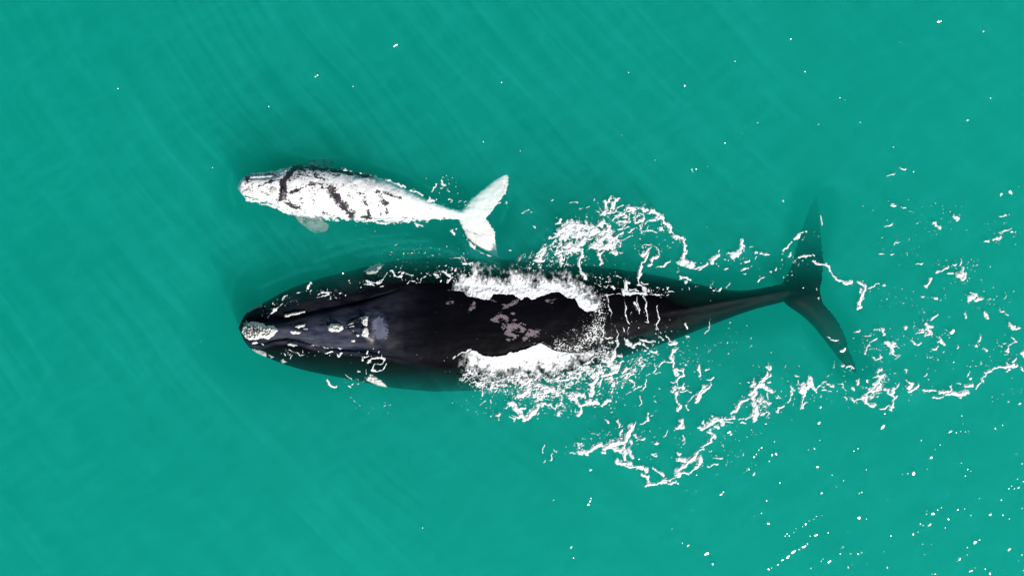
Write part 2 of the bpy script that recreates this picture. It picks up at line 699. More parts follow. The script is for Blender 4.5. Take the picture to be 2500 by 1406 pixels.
tz = lambda l: [(1700 + x / 3.056, 460 + y / 3.056) for x, y in l]
A_LE = tz([(900, 45), (860, 100), (840, 140), (790, 290), (740, 440), (720, 540), (680, 640), (640, 690), (630, 760), (650, 860), (700, 890), (800, 960), (880, 1040),
           (960, 1140), (1050, 1260), (1130, 1350), (1205, 1388)])
A_TE = tz([(905, 50), (935, 150), (930, 280), (945, 400), (955, 560), (945, 690), (925, 755), (950, 860), (1030, 940), (1090, 1040), (1130, 1130),
           (1145, 1210), (1190, 1290), (1208, 1386)])
A_ZS = [(0, -3.4), (0.1, -2.3), (0.3, -1.0), (0.44, -.42), (0.52, -.30), (0.6, -.42), (0.8, -.9), (0.93, -1.4), (1, -1.9)]
A_TH = [(0, .02), (.1, .05), (.45, .16), (.55, .16), (.9, .05), (1, .02)]
GU = [(600, 790), (646, 784), (672, 782), (699, 783), (719, 778), (759, 768), (799, 757), (839, 750), (879, 740), (938, 720), (1000, 697)]
GL = [(600, 838), (640, 839), (670, 829), (699, 826), (729, 830), (759, 839), (799, 849), (839, 853), (899, 857), (958, 869), (1020, 885)]

ame = fuse("body", [loft(A_UP, A_LO, A_ZT, A_BT, 581, 1990), blade(A_LE, A_TE, A_ZS, A_TH)], 0.028, 6)
co = co_of(ame)
nz = nz_of(ame)
px, py = to_px(co[:, 0], co[:, 1], co[:, 2])
gu, gl = ip(px, GU), ip(px, GL)
topm = np.clip(nz * 2.2 - 0.2, 0, 1)
along = np.clip((px - 600) / 40, 0, 1) * np.clip((985 - px) / 90, 0, 1)
inside = np.clip((py - gu) / 8, 0, 1) * np.clip((gl - py) / 8, 0, 1)
mid = 0.5 * (gu + gl)
crown = np.clip(1 - ((py - mid) / (0.5 * (gl - gu) + 1e-6)) ** 2, 0, 1)
dz = topm * along * (inside * (0.05 + 0.20 * crown)
                     - 0.10 * np.exp(-((py - gu) / 3.2) ** 2) - 0.10 * np.exp(-((py - gl) / 3.2) ** 2))
# dip behind the blowholes, slight hump before them, nostril hollows
dz += topm * (-0.07 * np.exp(-((px - 918) / 14) ** 2 - ((py - 795) / 45) ** 2)
              + 0.06 * np.exp(-((px - 868) / 24) ** 2 - ((py - 797) / 24) ** 2)
              - 0.05 * np.exp(-((px - 869) / 9) ** 2 - ((py - 779) / 8) ** 2)
              - 0.05 * np.exp(-((px - 864) / 11) ** 2 - ((py - 811) / 7) ** 2))
# uneven back, keel of the tail stock
dz += topm * 0.03 * (fbm(px / 60, py / 40, 3, 1) - .5)
keel = ip(px, [(1500, 775), (1600, 765), (1700, 748), (1800, 728), (1900, 712), (1960, 705)])
dz += topm * 0.06 * np.clip((px - 1600) / 150, 0, 1) * np.clip((1980 - px) / 60, 0, 1) * np.exp(-((py - keel) / 9) ** 2)
co[:, 2] += dz
ame.vertices.foreach_set("co", co.astype(np.float32).ravel())
ame.update()
up = topm > 0
pale = stroke_field(px, py, [
    ([(1209, 780), (1222, 772), (1234, 776)], 13, .62), ([(1238, 800), (1258, 796), (1272, 800)], 17, .66), ([(1236, 808), (1250, 818), (1256, 822)], 12, .60),
    ([(1284, 826), (1296, 812), (1308, 812)], 14, .64), ([(1300, 842), (1322, 842), (1342, 850)], 10, .6), ([(1228, 750), (1246, 745), (1266, 734)], 8, .56),
    ([(1253, 766)], 7, .56), ([(1274, 806)], 12, .6),
    ([(1152, 742), (1158, 740)], 6, .5), ([(1146, 754), (1158, 753)], 7, .52), ([(1141, 765)], 5, .55), ([(1090, 742), (1104, 738)], 5, .45), ([(1335, 735), (1350, 732)], 7, .5),
    ([(1195, 733), (1208, 735)], 6, .46), ([(1240, 828)], 8, .5), ([(1150, 880)], 4, .4), ([(1552, 742), (1558, 752)], 8, .55), ([(1410, 800)], 4, .4)], -0.6)
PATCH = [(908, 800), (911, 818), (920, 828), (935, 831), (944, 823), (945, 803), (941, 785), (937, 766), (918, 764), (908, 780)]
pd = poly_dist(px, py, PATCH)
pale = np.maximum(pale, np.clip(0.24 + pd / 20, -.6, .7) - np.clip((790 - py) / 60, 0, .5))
pale = np.where(up, pale, -0.6)
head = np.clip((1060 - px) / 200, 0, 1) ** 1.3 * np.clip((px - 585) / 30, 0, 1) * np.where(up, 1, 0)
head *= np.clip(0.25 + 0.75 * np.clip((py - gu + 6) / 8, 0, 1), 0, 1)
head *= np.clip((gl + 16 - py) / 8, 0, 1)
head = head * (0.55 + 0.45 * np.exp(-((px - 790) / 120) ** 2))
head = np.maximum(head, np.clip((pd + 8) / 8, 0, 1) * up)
scratch = np.clip(stroke_field(px, py, [([(1590, 845), (1650, 815), (1720, 795), (1800, 762), (1880, 735), (1930, 722)], 16, 1.0),
                                        ([(1400, 880), (1500, 865), (1600, 835)], 14, .8)], 0), 0, 1)
scratch = 0.55 * scratch
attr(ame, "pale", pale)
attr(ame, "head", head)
attr(ame, "dry", np.clip((co[:, 2] - 0.03) / 0.05, 0, 1))
attr(ame, "scratch", scratch)
adult = bpy.data.objects.new("adult_whale", None)
C.objects.link(adult)
adult.location = (0, -0.8, -1.2)
bpy.context.view_layer.update()
tag(adult, "large black adult whale with white crusts on its head and foam washing over its back", "whale")
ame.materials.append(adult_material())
ab = bpy.data.objects.new("body", ame)
C.objects.link(ab)
ab.parent = adult
ab.matrix_parent_inverse = adult.matrix_world.inverted()
ABVH = bvh_of(ame)


def crust(name, poly, bvh, parent, mat, height=0.06, lump=0.05, bias=0.0):
    """a raised lumpy patch lying on the skin; poly in photo pixels"""
    poly = [tuple(p) for p in poly]
    xs = [p[0] for p in poly]
    ys = [p[1] for p in poly]
    st = 0.8
    gx = np.arange(min(xs) - 3, max(xs) + 3.1, st)
    gy = np.arange(min(ys) - 3, max(ys) + 3.1, st)
    GX, GY = np.meshgrid(gx, gy, indexing='ij')
    d = poly_dist(GX.ravel(), GY.ravel(), poly)
    d += 2.6 * (fbm(GX.ravel() / 5, GY.ravel() / 5, 3, 3) - .5) * 2
    keep = d > -1.0
    vid = -np.ones(len(d), int)
    V = []
    for i in np.where(keep)[0]:
        x, y = GX.ravel()[i], GY.ravel()[i]
        h = cast(bvh, x, y)
        if h is None:
            continue
        q = max(0.0, min(1.0, d[i] / 5.0))
        n = float(fbm(np.array([x / 3.2]), np.array([y / 3.2]), 3, 5)[0])
        z = (math.sqrt(q) * height + q * lump * (n - 0.35) * 2) + bias if d[i] > 0 else -0.03
        vid[i] = len(V)
        V.append((h.x, h.y, h.z + z))
    nx, ny = GX.shape
    I = vid.reshape(nx, ny)
    Fc = []
    for a in range(nx - 1):
        for b in range(ny - 1):
            q = (I[a, b], I[a + 1, b], I[a + 1, b + 1], I[a, b + 1])
            if min(q) >= 0:
                Fc.append(tuple(int(v) for v in q))
    return mesh_obj(name, V, Fc, mat, parent)


hz = lambda l: [(560 + x / 5.02, 680 + y / 5.02) for x, y in l]
kz = lambda l: [(880 + x / 5.02, 600 + y / 5.02) for x, y in l]


def oval(cx, cy, rx, ry, n=14):
    return [(cx + rx * math.cos(2 * math.pi * i / n), cy + ry * math.sin(2 * math.pi * i / n)) for i in range(n)]


CW = callosity_material("callosity_white", (0.66, 0.64, 0.60), (0.90, 0.89, 0.86))
CG = callosity_material("callosity_grey", (0.34, 0.36, 0.36), (0.60, 0.62, 0.58))
for poly, hgt, mt in [
    (hz([(155, 610), (200, 550), (280, 525), (400, 540), (450, 585), (540, 570), (562, 600), (600, 630), (570, 668), (530, 700), (480, 742), (420, 722), (350, 742), (250, 752), (190, 712), (160, 660)]), 0.20, CW),
    (hz([(1200, 590), (1250, 555), (1330, 550), (1390, 580), (1397, 620), (1350, 652), (1270, 657), (1215, 632)]), 0.08, CW),
    (hz([(800, 590), (850, 562), (925, 555), (925, 580), (850, 608)]), 0.04, CW),
    (hz([(725, 652), (780, 636), (885, 655), (870, 682), (780, 678)]), 0.04, CW),
    (hz([(655, 450), (740, 422), (920, 396), (930, 410), (860, 438), (700, 474)]), 0.07, CW),
    (hz([(705, 797), (740, 778), (820, 800), (832, 825), (780, 832), (720, 817)]), 0.06, CW),
    (hz([(1612, 480), (1660, 452), (1692, 470), (1698, 540), (1690, 583), (1640, 578), (1622, 530)]), 0.09, CW),
    (hz([(1618, 640), (1650, 598), (1690, 598), (1712, 680), (1690, 718), (1650, 722), (1618, 690)]), 0.09, CW),
    (oval(747, 802.5, 6, 3.2), 0.035, CG),
    (oval(862, 831.5, 5.5, 4), 0.04, CW),
    (oval(873, 818, 4, 3), 0.03, CW),
    (hz([(215, 870), (280, 848), (350, 868), (450, 908), (462, 952), (400, 972), (330, 967), (250, 932)]), 0.07, CG),
    (hz([(465, 925), (520, 938), (548, 960), (510, 975)]), 0.05, CG),
    (hz([(620, 1002), (660, 985), (702, 1020), (660, 1043)]), 0.04, CG),
    (hz([(1658, 1212), (1720, 1168), (1790, 1188), (1860, 1240), (1935, 1332), (1880, 1334), (1780, 1294), (1680, 1244)]), 0.10, CW),
    (kz([(40, 315), (130, 248), (230, 215), (280, 235), (240, 292), (180, 345), (80, 355)]), 0.10, CG),
    (hz([(210, 402), (260, 328), (350, 282), (415, 300), (400, 342), (320, 372), (250, 412)]), 0.06, CG),
]:
    crust("callosity", poly, ABVH, adult, mt, hgt, hgt * 0.7)
# blowholes: two dark slits with swollen rims
SK = NT("wet_black_skin")
SK.l(SK.principled((0.006, 0.006, 0.008, 1), 0.25, 0.5, SK.bump(SK.noise(20), 0.01, .4)).outputs[0], SK.out.inputs[0])
for c in ([(846, 793), (858, 785), (872, 776), (879, 777), (874, 786), (860, 792)], [(846, 801), (858, 803), (872, 812), (878, 818), (870, 819), (856, 811)]):
    crust("blowhole", c, ABVH, adult, SK.m, 0.03, 0.02)

# ---- calf
B_UP = [(578, 455), (582, 446), (590, 433), (609, 426), (633, 421), (670, 417), (694, 411), (718, 405), (742, 402), (782, 404), (822, 410), (854, 416),
        (886, 422), (926, 433), (950, 441), (970, 449), (1010, 470), (1039, 484), (1069, 496), (1099, 508), (1130, 515), (1160, 522)]
B_LO = [(578, 462), (582, 471), (595, 482), (622, 490), (662, 502), (689, 517), (710, 522), (742, 527), (790, 531), (854, 537), (902, 539),
        (950, 542), (1000, 540), (1049, 537), (1069, 536), (1099, 534), (1130, 534), (1160, 532)]
B_ZT = [(578, -.08), (590, .06), (640, .14), (700, .19), (800, .22), (880, .20), (950, .12), (1000, .04), (1060, -.12), (1100, -.28), (1160, -.50)]
B_BT = [(578, .05), (590, .2), (640, .36), (700, .5), (800, .58), (880, .54), (950, .42), (1000, .32), (1060, .2), (1100, .15), (1160, .06)]
cz = lambda l: [(900 + x / 5.02, 380 + y / 5.02) for x, y in l]
B_LE = cz([(1700, 232), (1640, 238), (1550, 290), (1450, 370), (1350, 450), (1250, 530), (1150, 640), (1080, 720), (1110, 815), (1150, 900), (1200, 1000), (1300, 1090), (1400, 1140), (1500, 1210), (1600, 1268)])
B_TE = cz([(1712, 250), (1722, 350), (1660, 500), (1580, 600), (1500, 710), (1445, 765), (1490, 830), (1555, 920), (1562, 1050), (1600, 1262)])
B_ZS = [(0, -.66), (.2, -.56), (.45, -.50), (.55, -.50), (.75, -.58), (1, -.82)]
B_TH = [(0, .015), (.12, .035), (.45, .08), (.55, .08), (.88, .035), (1, .015)]
bme = fuse("body", [loft(B_UP, B_LO, B_ZT, B_BT, 578, 1160), blade(B_LE, B_TE, B_ZS, B_TH)], 0.018, 5)
co = co_of(bme)
nz = nz_of(bme)
px, py = to_px(co[:, 0], co[:, 1], co[:, 2])
topm = np.clip(nz * 2.2, 0, 1)
gl2 = ip(px, [(585, 478), (620, 482), (660, 490), (690, 500)])
gu2 = ip(px, [(585, 438), (620, 436), (660, 434), (690, 425)])
al = np.clip((px - 585) / 15, 0, 1) * np.clip((700 - px) / 25, 0, 1)
co[:, 2] += topm * (al * (-0.03 * np.exp(-((py - gl2) / 3) ** 2) - 0.03 * np.exp(-((py - gu2) / 3) ** 2)) + 0.03 * (fbm(px / 18, py / 14, 3, 2) - .5)
                    - 0.04 * np.exp(-((px - 700) / 9) ** 2))
# the waterline frays the flanks a little
co[:, 1] += (1 - 0.8 * topm) * 0.15 * np.clip((1150 - px) / 80, 0.25, 1) * (fbm(px / 10, py / 10, 3, 4) - .5)
co[:, 0] += np.clip((px - 1050) / 60, 0, 1) * 0.05 * (fbm(px / 9 + 7, py / 9, 3, 2) - .5)
bme.vertices.foreach_set("co", co.astype(np.float32).ravel())
bme.update()
dk = [([(720, 411), (706, 425), (692, 440)], 11, 1.4), ([(600, 432), (640, 428), (680, 424)], 9, .62), ([(690, 443), (692, 470), (690, 484)], 15, 1.6), ([(690, 438), (665, 442), (645, 450), (633, 454)], 8, .85),
      ([(684, 482), (695, 495), (712, 503), (732, 507)], 12, .85), ([(712, 469), (735, 460), (755, 452), (768, 450)], 8, .95), ([(755, 443), (783, 450), (790, 460)], 6, .85),
      ([(804, 462), (816, 472), (830, 490), (845, 510), (858, 526)], 22, 1.0), ([(810, 470), (826, 486)], 18, 1.3), ([(888, 486), (898, 508), (902, 535)], 16, .68),
      ([(885, 528), (908, 534)], 12, .75), ([(918, 466), (950, 474), (978, 484)], 10, .62), ([(930, 480), (942, 500), (946, 518)], 14, .78), ([(925, 500), (930, 525)], 10, .62),
      ([(718, 408), (760, 409), (800, 414), (850, 420), (905, 430)], 14, 1.0), ([(725, 424), (760, 432), (800, 438)], 11, .62), ([(735, 412), (745, 418)], 8, 1.0), ([(705, 440), (760, 425), (830, 428)], 16, .5),
      ([(790, 520), (812, 526)], 12, .7), ([(700, 500), (745, 512)], 14, .6), ([(740, 478), (765, 486)], 10, .52), ([(600, 430), (605, 446), (598, 452)], 7, .8),
      ([(655, 425), (672, 428)], 8, .75), ([(1045, 512), (1056, 510)], 5, .6), ([(600, 466), (640, 470), (655, 476)], 13, .54), ([(870, 470), (890, 474)], 10, .52)]
dark = stroke_field(px, py, dk, 0.0)
basew = 0.33 * np.clip((780 - px) / 90, 0.0, 1) + 0.27 * np.clip((960 - px) / 60, 0, 1) * np.clip((px - 700) / 60, 0, 1)
basew = np.minimum(basew, 0.35)
clear = np.clip(stroke_field(px, py, [([(800, 440), (860, 450), (900, 455)], 18, 1), ([(740, 478), (790, 490), (815, 505)], 14, 1), ([(660, 462), (680, 466)], 10, 1),
                                      ([(980, 510), (1040, 518)], 20, 1)], 0), 0, 1)
dark = np.maximum(dark, basew * (1 - 0.8 * clear))
dark = np.where(topm > 0, dark, 0.4 * (px < 960))
attr(bme, "dark", dark)
attr(bme, "grey", np.zeros(len(dark)))
calf = bpy.data.objects.new("calf_whale", None)
C.objects.link(calf)
calf.location = (-4, 2.2, -0.3)
bpy.context.view_layer.update()
tag(calf, "small white whale calf with black mottling swimming beside the black adult", "whale")
CM = calf_material()
bme.materials.append(CM)
bb = bpy.data.objects.new("body", bme)
C.objects.link(bb)
bb.parent = calf
bb.matrix_parent_inverse = calf.matrix_world.inverted()
BBVH = bvh_of(bme)
iz = lambda l: [(550 + x / 6.25, 380 + y / 6.25) for x, y in l]
for le, te, zs in [
    (iz([(1000, 880), (1060, 960), (1130, 1040), (1300, 1160), (1400, 1190), (1480, 1198)]), iz([(1500, 900), (1480, 980), (1585, 1050), (1575, 1120), (1530, 1170), (1490, 1198)]),
     [(0, -.45), (.4, -1.0), (1, -1.7)]),
    (iz([(1180, 180), (1230, 120), (1320, 70), (1450, 45), (1560, 40), (1620, 50)]), iz([(1500, 200), (1560, 190), (1620, 150), (1645, 110), (1640, 70), (1625, 52)]),
     [(0, -.7), (.5, -1.0), (1, -1.4)])]:
    v, f = blade(le, te, zs, [(0, .05), (.7, .035), (1, .012)], 30, 10)
    o = mesh_obj("flipper", v, f, CM, calf)
    c = co_of(o.data)
    fx, fy = to_px(c[:, 0], c[:, 1], c[:, 2])
    attr(o.data, "dark", 0.05 + 0.7 * fbm(fx / 9, fy / 9, 3, 6))
    attr(o.data, "grey", 0.8 + 0.3 * fbm(fx / 14, fy / 10, 3, 1))
crust("blowhole", oval(690, 462, 5, 9), BBVH, calf, SK.m, 0.02, 0.015)
for c in (oval(604, 470, 13, 8), oval(668, 466, 10, 9), oval(697, 413, 8, 5)):
    crust("callosity", c, BBVH, calf, CW, 0.03, 0.03)


# ------------------------------------------------------------------ foam
def surface_z(X, Y, pxs, pys):
    z = wave_z(X, Y) + 0.006
    sel = np.where((pxs > 575) & (pxs < 2100) & (pys > 470) & (pys < 960))[0]
    for i in sel:
        h = ABVH.ray_cast(Vector((X[i], Y[i], 4.0)), Vector((0, 0, -1)))[0]
        if h is not None and h.z + 0.012 > z[i]:
            z[i] = h.z + 0.012
    return z


LAYER = [0]


def foam_object(label, strokes, mat, amp=1.0, nscale=7.0, thr=0.25, extra=None, box=None, thick=0.05, aniso=(1, 1), step=1.0, warp=7.0, swell=0.55):
    """foam laid where the strokes say, broken up by noise, as a lumpy sheet with thickness"""
    if box is None:
        allp = np.array([p for s in strokes for p in s[0]])
        mw = max(s[1] for s in strokes) * 1.6 + 4
        box = (allp[:, 0].min() - mw, allp[:, 1].min() - mw, allp[:, 0].max() + mw, allp[:, 1].max() + mw)
    gx = np.arange(max(box[0], 0), min(box[2], 2560), step)
    gy = np.arange(max(box[1], 0), min(box[3], 1430), step)
    GX, GY = np.meshgrid(gx, gy, indexing='ij')
    fx, fy = GX.ravel(), GY.ravel()
    wx = fx + warp * (fbm(fx / 16, fy / 16, 3, 2) - .5) * 2
    wy = fy + warp * (fbm(fx / 16 + 50, fy / 16, 3, 3) - .5) * 2
    F = stroke_field(wx, wy, strokes) if strokes else np.full(fx.shape, -1.0)
    if extra is not None:
        F = np.maximum(F, extra(fx, fy, wx, wy))
    act = F > -0.6
    Vv = np.full(fx.shape, -1.0)
    ax, ay = fx[act], fy[act]
    N = fbm(ax / (nscale * aniso[0]), ay / (nscale * aniso[1]), 4, 4, 0.6)
    N = np.clip((N - 0.5) * 1.9, -0.7, 0.7)
    N2 = np.clip((fbm(ax / 17 + 9, ay / 17 + 4, 2, 7) - 0.48) * 2.6, -0.8, 0.7)
    Vv[act] = F[act] + amp * N + swell * N2
    G = Vv.reshape(GX.shape)
    q = np.maximum.reduce([G[:-1, :-1], G[1:, :-1], G[1:, 1:], G[:-1, 1:]]) > thr
    qi, qj = np.where(q)
    nx, ny = GX.shape
    a = qi * ny + qj
    Q = np.stack([a, a + 1, a + ny + 1, a + ny], -1)[:, ::-1]
    used, inv = np.unique(Q.ravel(), return_inverse=True)
    Q = inv.reshape(-1, 4)
    ux, uy, uv = fx[used], fy[used], Vv[used]
    X, Y, _ = P(ux, uy, 0.0)
    LAYER[0] += 1
    z = surface_z(X, Y, ux, uy) + 0.0015 * LAYER[0]
    lump = fbm(ux / 5.5, uy / 5.5, 3, 6)
    z = z + thick * np.clip(uv - thr, 0, 1) * (0.35 + 0.9 * lump)
    o = fast_mesh("sea_foam", np.stack([X, Y, z], -1), Q, mat)
    attr(o.data, "foam", np.clip(uv - thr, -1, 1.5))
    tag(o, label, "foam", "stuff")
    return o


FOAM = foam_material("lace_foam", -0.05, 0.24, 0.92)
SPRAY = foam_material("fine_spray", -0.05, 0.5, 0.9)
WASH = foam_material("churned_foam", -0.06, 1.05, 0.97)


def lace(mask, sx, sy, rot=0.5, k=6.0, seed=0):
    """thin joined filaments, as foam tears open into cells"""
    c_, s_ = math.cos(rot), math.sin(rot)

    def f(fx, fy, wx, wy):
        m = stroke_field(fx, fy, mask, -1.0)
        out = np.full(fx.shape, -1.0)
        a = np.where(m > -0.2)[0]
        x, y = wx[a], wy[a]
        u, v = (x * c_ - y * s_) / sx, (x * s_ + y * c_) / sy
        n1 = fbm(u + seed, v, 3, 1, 0.55)
        n2 = fbm(u * 1.9 + 7 + seed, v * 1.9, 2, 5, 0.5)
        r = np.maximum(1 - np.abs(2 * n1 - 1) * k, 0.85 - np.abs(2 * n2 - 1) * k * 0.8)
        out[a] = np.clip(m[a] * 1.6 + 0.1, -1, 1.0) - 0.9 + 0.95 * np.clip(r, -0.6, 1)
        return out
    return f


def dots(clusters, seed):
    r = np.random.RandomState(seed)
    out = []
    for cx, cy, rx, ry, n, r0, r1 in clusters:
        for _ in range(n):
            a, q = r.rand() * 2 * math.pi, math.sqrt(r.rand())
            if r.rand() < 0.3:
                q *= 1.3
            x, y = cx + rx * q * math.cos(a), cy + ry * q * math.sin(a)
            wd = 0.72 * (r0 + (r1 - r0) * r.rand() ** 2.5)
            ln = wd * r.choice([0, 0, .8, 1.6, 3.0])
            th = r.normal(-0.6, 0.7)
            out.append(([(x, y), (x + ln * math.cos(th) + .3, y + ln * math.sin(th))], wd, 1.35))
    return out


# churned wash on both sides of the back
UPL = [(900 + x / 4.135, 620 + y / 4.135) for x, y in [(780, 340), (960, 380), (1000, 430), (1100, 440), (1150, 455), (1220, 462), (1262, 402), (1450, 410), (1500, 430), (1540, 462), (1570, 440), (1600, 435), (1640, 462),
                                                       (1690, 448), (1750, 420), (1850, 385), (1920, 382), (2000, 440), (2080, 450), (2120, 530), (2200, 585), (2300, 560), (2350, 420)]]
UPU = [(900 + x / 4.135, 620 + y / 4.135) for x, y in [(780, 250), (950, 160), (1000, 110), (1120, 105), (1200, 160), (1350, 215), (1480, 150), (1550, 160), (1650, 200), (1950, 200), (2050, 240), (2180, 290), (2250, 330), (2350, 400)]]
LWL = [(900 + x / 4.135, 620 + y / 4.135) for x, y in [(860, 1062), (950, 1010), (1040, 968), (1100, 985), (1160, 1025), (1250, 1032), (1390, 1020), (1420, 990), (1500, 985), (1600, 950), (1700, 908), (1740, 892), (1800, 935), (1860, 970), (1950, 985), (2100, 1000), (2300, 960)]]
LWU = [(900 + x / 4.135, 620 + y / 4.135) for x, y in [(860, 1090), (980, 1190), (1100, 1270), (1300, 1290), (1500, 1285), (1700, 1270), (1900, 1240), (2100, 1180), (2300, 1060)]]


def wash(crisp, soft, ends, dens):
    def f(fx, fy, wx, wy):
        jag = 2.2 * (fbm(fx / 8, fy / 8, 3, 1) - .5) * 2
        yc, ys = ip(fx, crisp), ip(fx, soft)
        t = (fy + jag - yc) / (ys - yc)
        sgn = np.sign(ys - yc)
        inside = (fy + jag - yc) * sgn
        d = ip(t, [(0, 1.25), (.3, 1.3), (.5, .85), (.75, .40), (1.0, .12), (1.4, -.25), (1.9, -1)])
        d = d * ip(fx, dens) - (1 - ip(fx, dens)) * 0.25
        d = np.where(inside < 0, -1, d)
        d = np.where((fx < ends[0]) | (fx > ends[1]), -1, d)
        return d
    return f


foam_object("band of churned white foam along the upper edge of the adult whale's back", [], WASH, 0.6, 5.5, 0.03,
            wash(UPL, UPU, (1100, 1468), [(1100, .25), (1140, .7), (1160, 1.0), (1400, 1.0), (1440, .85), (1468, .6)]), (1080, 620, 1475, 780), 0.045, (0.85, 1.3), 1.0, 9.0, 0.5)
foam_object("band of churned white foam along the lower edge of the adult whale's back", [], WASH, 0.55, 5.5, 0.03,
            wash(LWL, LWU, (1118, 1450), [(1118, .35), (1160, .62), (1200, .95), (1340, 1.05), (1390, .75), (1450, .45)]), (1100, 820, 1460, 965), 0.045, (0.85, 1.2), 1.0, 9.0, 0.5)
foam_object("fine sparkling spray across the adult whale's back between the two foam bands", [
    ([(1462, 735), (1462, 790), (1448, 825)], 17, .50), ([(1440, 820), (1405, 850), (1380, 862)], 30, .52), ([(1474, 770), (1468, 850)], 9, .5),
    ([(1420, 865), (1480, 860)], 26, .45)], SPRAY, 1.4, 2.4, 0.33, None, None, 0.02, (1, 1), 0.8, 2.0, 0.25)

# swirl above the back
SW = Z(1280, 460, 6.25, [
    ([(520, 800), (600, 740), (700, 690), (850, 740), (950, 680), (1050, 640)], 62, .75), ([(560, 640), (650, 600), (760, 560), (900, 570), (1010, 550)], 55, .75),
    ([(600, 640), (700, 650), (800, 620)], 30, .7), ([(560, 740), (620, 790)], 40, .55),
    ([(700, 900), (780, 930), (850, 860), (900, 760)], 55), ([(530, 860), (560, 900), (660, 890)], 28), ([(1080, 880), (1200, 890), (1300, 850)], 55),
    ([(1150, 780), (1250, 700), (1300, 650)], 42, .75), ([(950, 700), (1050, 680), (1150, 640), (1250, 640)], 45, .75), ([(1290, 760), (1350, 780), (1400, 760)], 36, .8),
    ([(1400, 760), (1440, 720), (1510, 690)], 14), ([(860, 930), (880, 1040)], 20), ([(870, 1050), (830, 1130), (820, 1200), (850, 1270), (920, 1350), (950, 1400)], 22),
    ([(1110, 960), (1140, 1040), (1200, 1120), (1150, 1160)], 20), ([(1230, 940), (1170, 1000)], 20), ([(1340, 930), (1400, 980)], 26, .7), ([(470, 1000), (560, 970), (640, 950)], 20, .8),
    ([(250, 1060), (280, 960), (300, 920)], 42), ([(170, 1090), (260, 1080), (360, 1070)], 20), ([(380, 750), (450, 750), (510, 730)], 14), ([(430, 850), (480, 800)], 24),
    ([(480, 680), (520, 700)], 18), ([(470, 540), (530, 510), (560, 495)], 16), ([(400, 1090), (480, 1130), (560, 1120)], 30, .7), ([(560, 1040), (540, 1100)], 20),
    ([(1200, 560), (1150, 540), (1230, 540), (1290, 580)], 32), ([(1190, 470), (1200, 520)], 20), ([(1120, 460), (1110, 520)], 12),
    ([(1215, 210), (1220, 260), (1240, 330), (1210, 420)], 18, .9), ([(1290, 200), (1330, 180)], 10), ([(1390, 180), (1360, 260), (1380, 300)], 26), ([(1430, 285), (1500, 265)], 14),
    ([(1550, 290), (1650, 300), (1740, 310), (1850, 350)], 22), ([(1600, 275), (1720, 285)], 12), ([(1400, 430), (1440, 400), (1520, 370), (1570, 420), (1510, 440)], 17, .8),
    ([(1590, 350), (1660, 340)], 12), ([(1700, 430), (1730, 370)], 12), ([(1770, 380), (1840, 410)], 10), ([(1430, 530), (1510, 500), (1590, 500)], 18), ([(1400, 620), (1480, 590)], 18),
    ([(1490, 560), (1600, 490)], 8), ([(1520, 595), (1580, 575)], 10), ([(1690, 510), (1800, 470)], 18), ([(1660, 470), (1690, 510)], 8), ([(1580, 660), (1690, 610)], 8),
    ([(1480, 800), (1610, 730)], 8), ([(1370, 850), (1420, 830)], 8), ([(1260, 200), (1330, 140)], 7), ([(1420, 145), (1455, 155)], 8), ([(1100, 360), (1150, 365)], 14),
    ([(1900, 370), (1990, 350), (2060, 400), (2120, 460), (2150, 520), (2220, 600), (2280, 690), (2330, 740), (2440, 770)], 22), ([(1930, 480), (2000, 470), (2070, 440)], 24, .85),
    ([(1850, 540), (1900, 500)], 10), ([(2410, 790), (2440, 880), (2450, 960), (2430, 1060)], 20), ([(2440, 1080), (2440, 1140)], 32),
    ([(1790, 640), (1890, 660)], 10), ([(1920, 660), (1990, 670)], 14), ([(1880, 650), (1920, 540)], 6), ([(1770, 540), (1790, 600)], 6), ([(1790, 860), (1850, 845), (1950, 850)], 7),
    ([(1750, 930), (1740, 970), (1780, 1010)], 6), ([(1780, 1000), (1880, 950)], 20), ([(1960, 880), (2040, 930), (2060, 1030)], 8), ([(1890, 900), (1960, 890)], 7),
    ([(1880, 1000), (1850, 1080), (1790, 1150), (1760, 1250), (1730, 1330)], 20), ([(2020, 1030), (1960, 1060), (1930, 1140), (1880, 1200)], 16),
    ([(1990, 1200), (2110, 1200), (2210, 1120)], 9), ([(2080, 600), (2130, 640)], 14, .6), ([(2100, 800), (2160, 810)], 12, .7)])
SW += [([(1662, 646), (1676, 642), (1688, 650)], 13, 1.0), ([(1655, 658)], 6, 1.0), ([(1690, 655), (1706, 652), (1724, 644)], 4, 1.0), ([(1737, 634), (1748, 628)], 8, 1.0)]
SW += dots([(1315, 640, 45, 22, 70, 1.2, 3.4), (1290, 650, 30, 15, 30, 1.2, 3), (1380, 600, 60, 60, 60, 1.1, 2.6), (1480, 540, 90, 50, 90, 1.0, 2.6), (1600, 580, 60, 60, 70, 1.0, 2.4), (1450, 620, 70, 40, 40, 1, 2.4)], 3)
foam_object("lacy swirl of white foam curling off the adult whale's back towards its tail", SW, FOAM, 0.75, 6.0, 0.25, lace([([(1370, 610), (1430, 575), (1480, 585)], 48, .8), ([(1470, 520), (1560, 525)], 30, .6)], 26, 13, 0.55, 9))

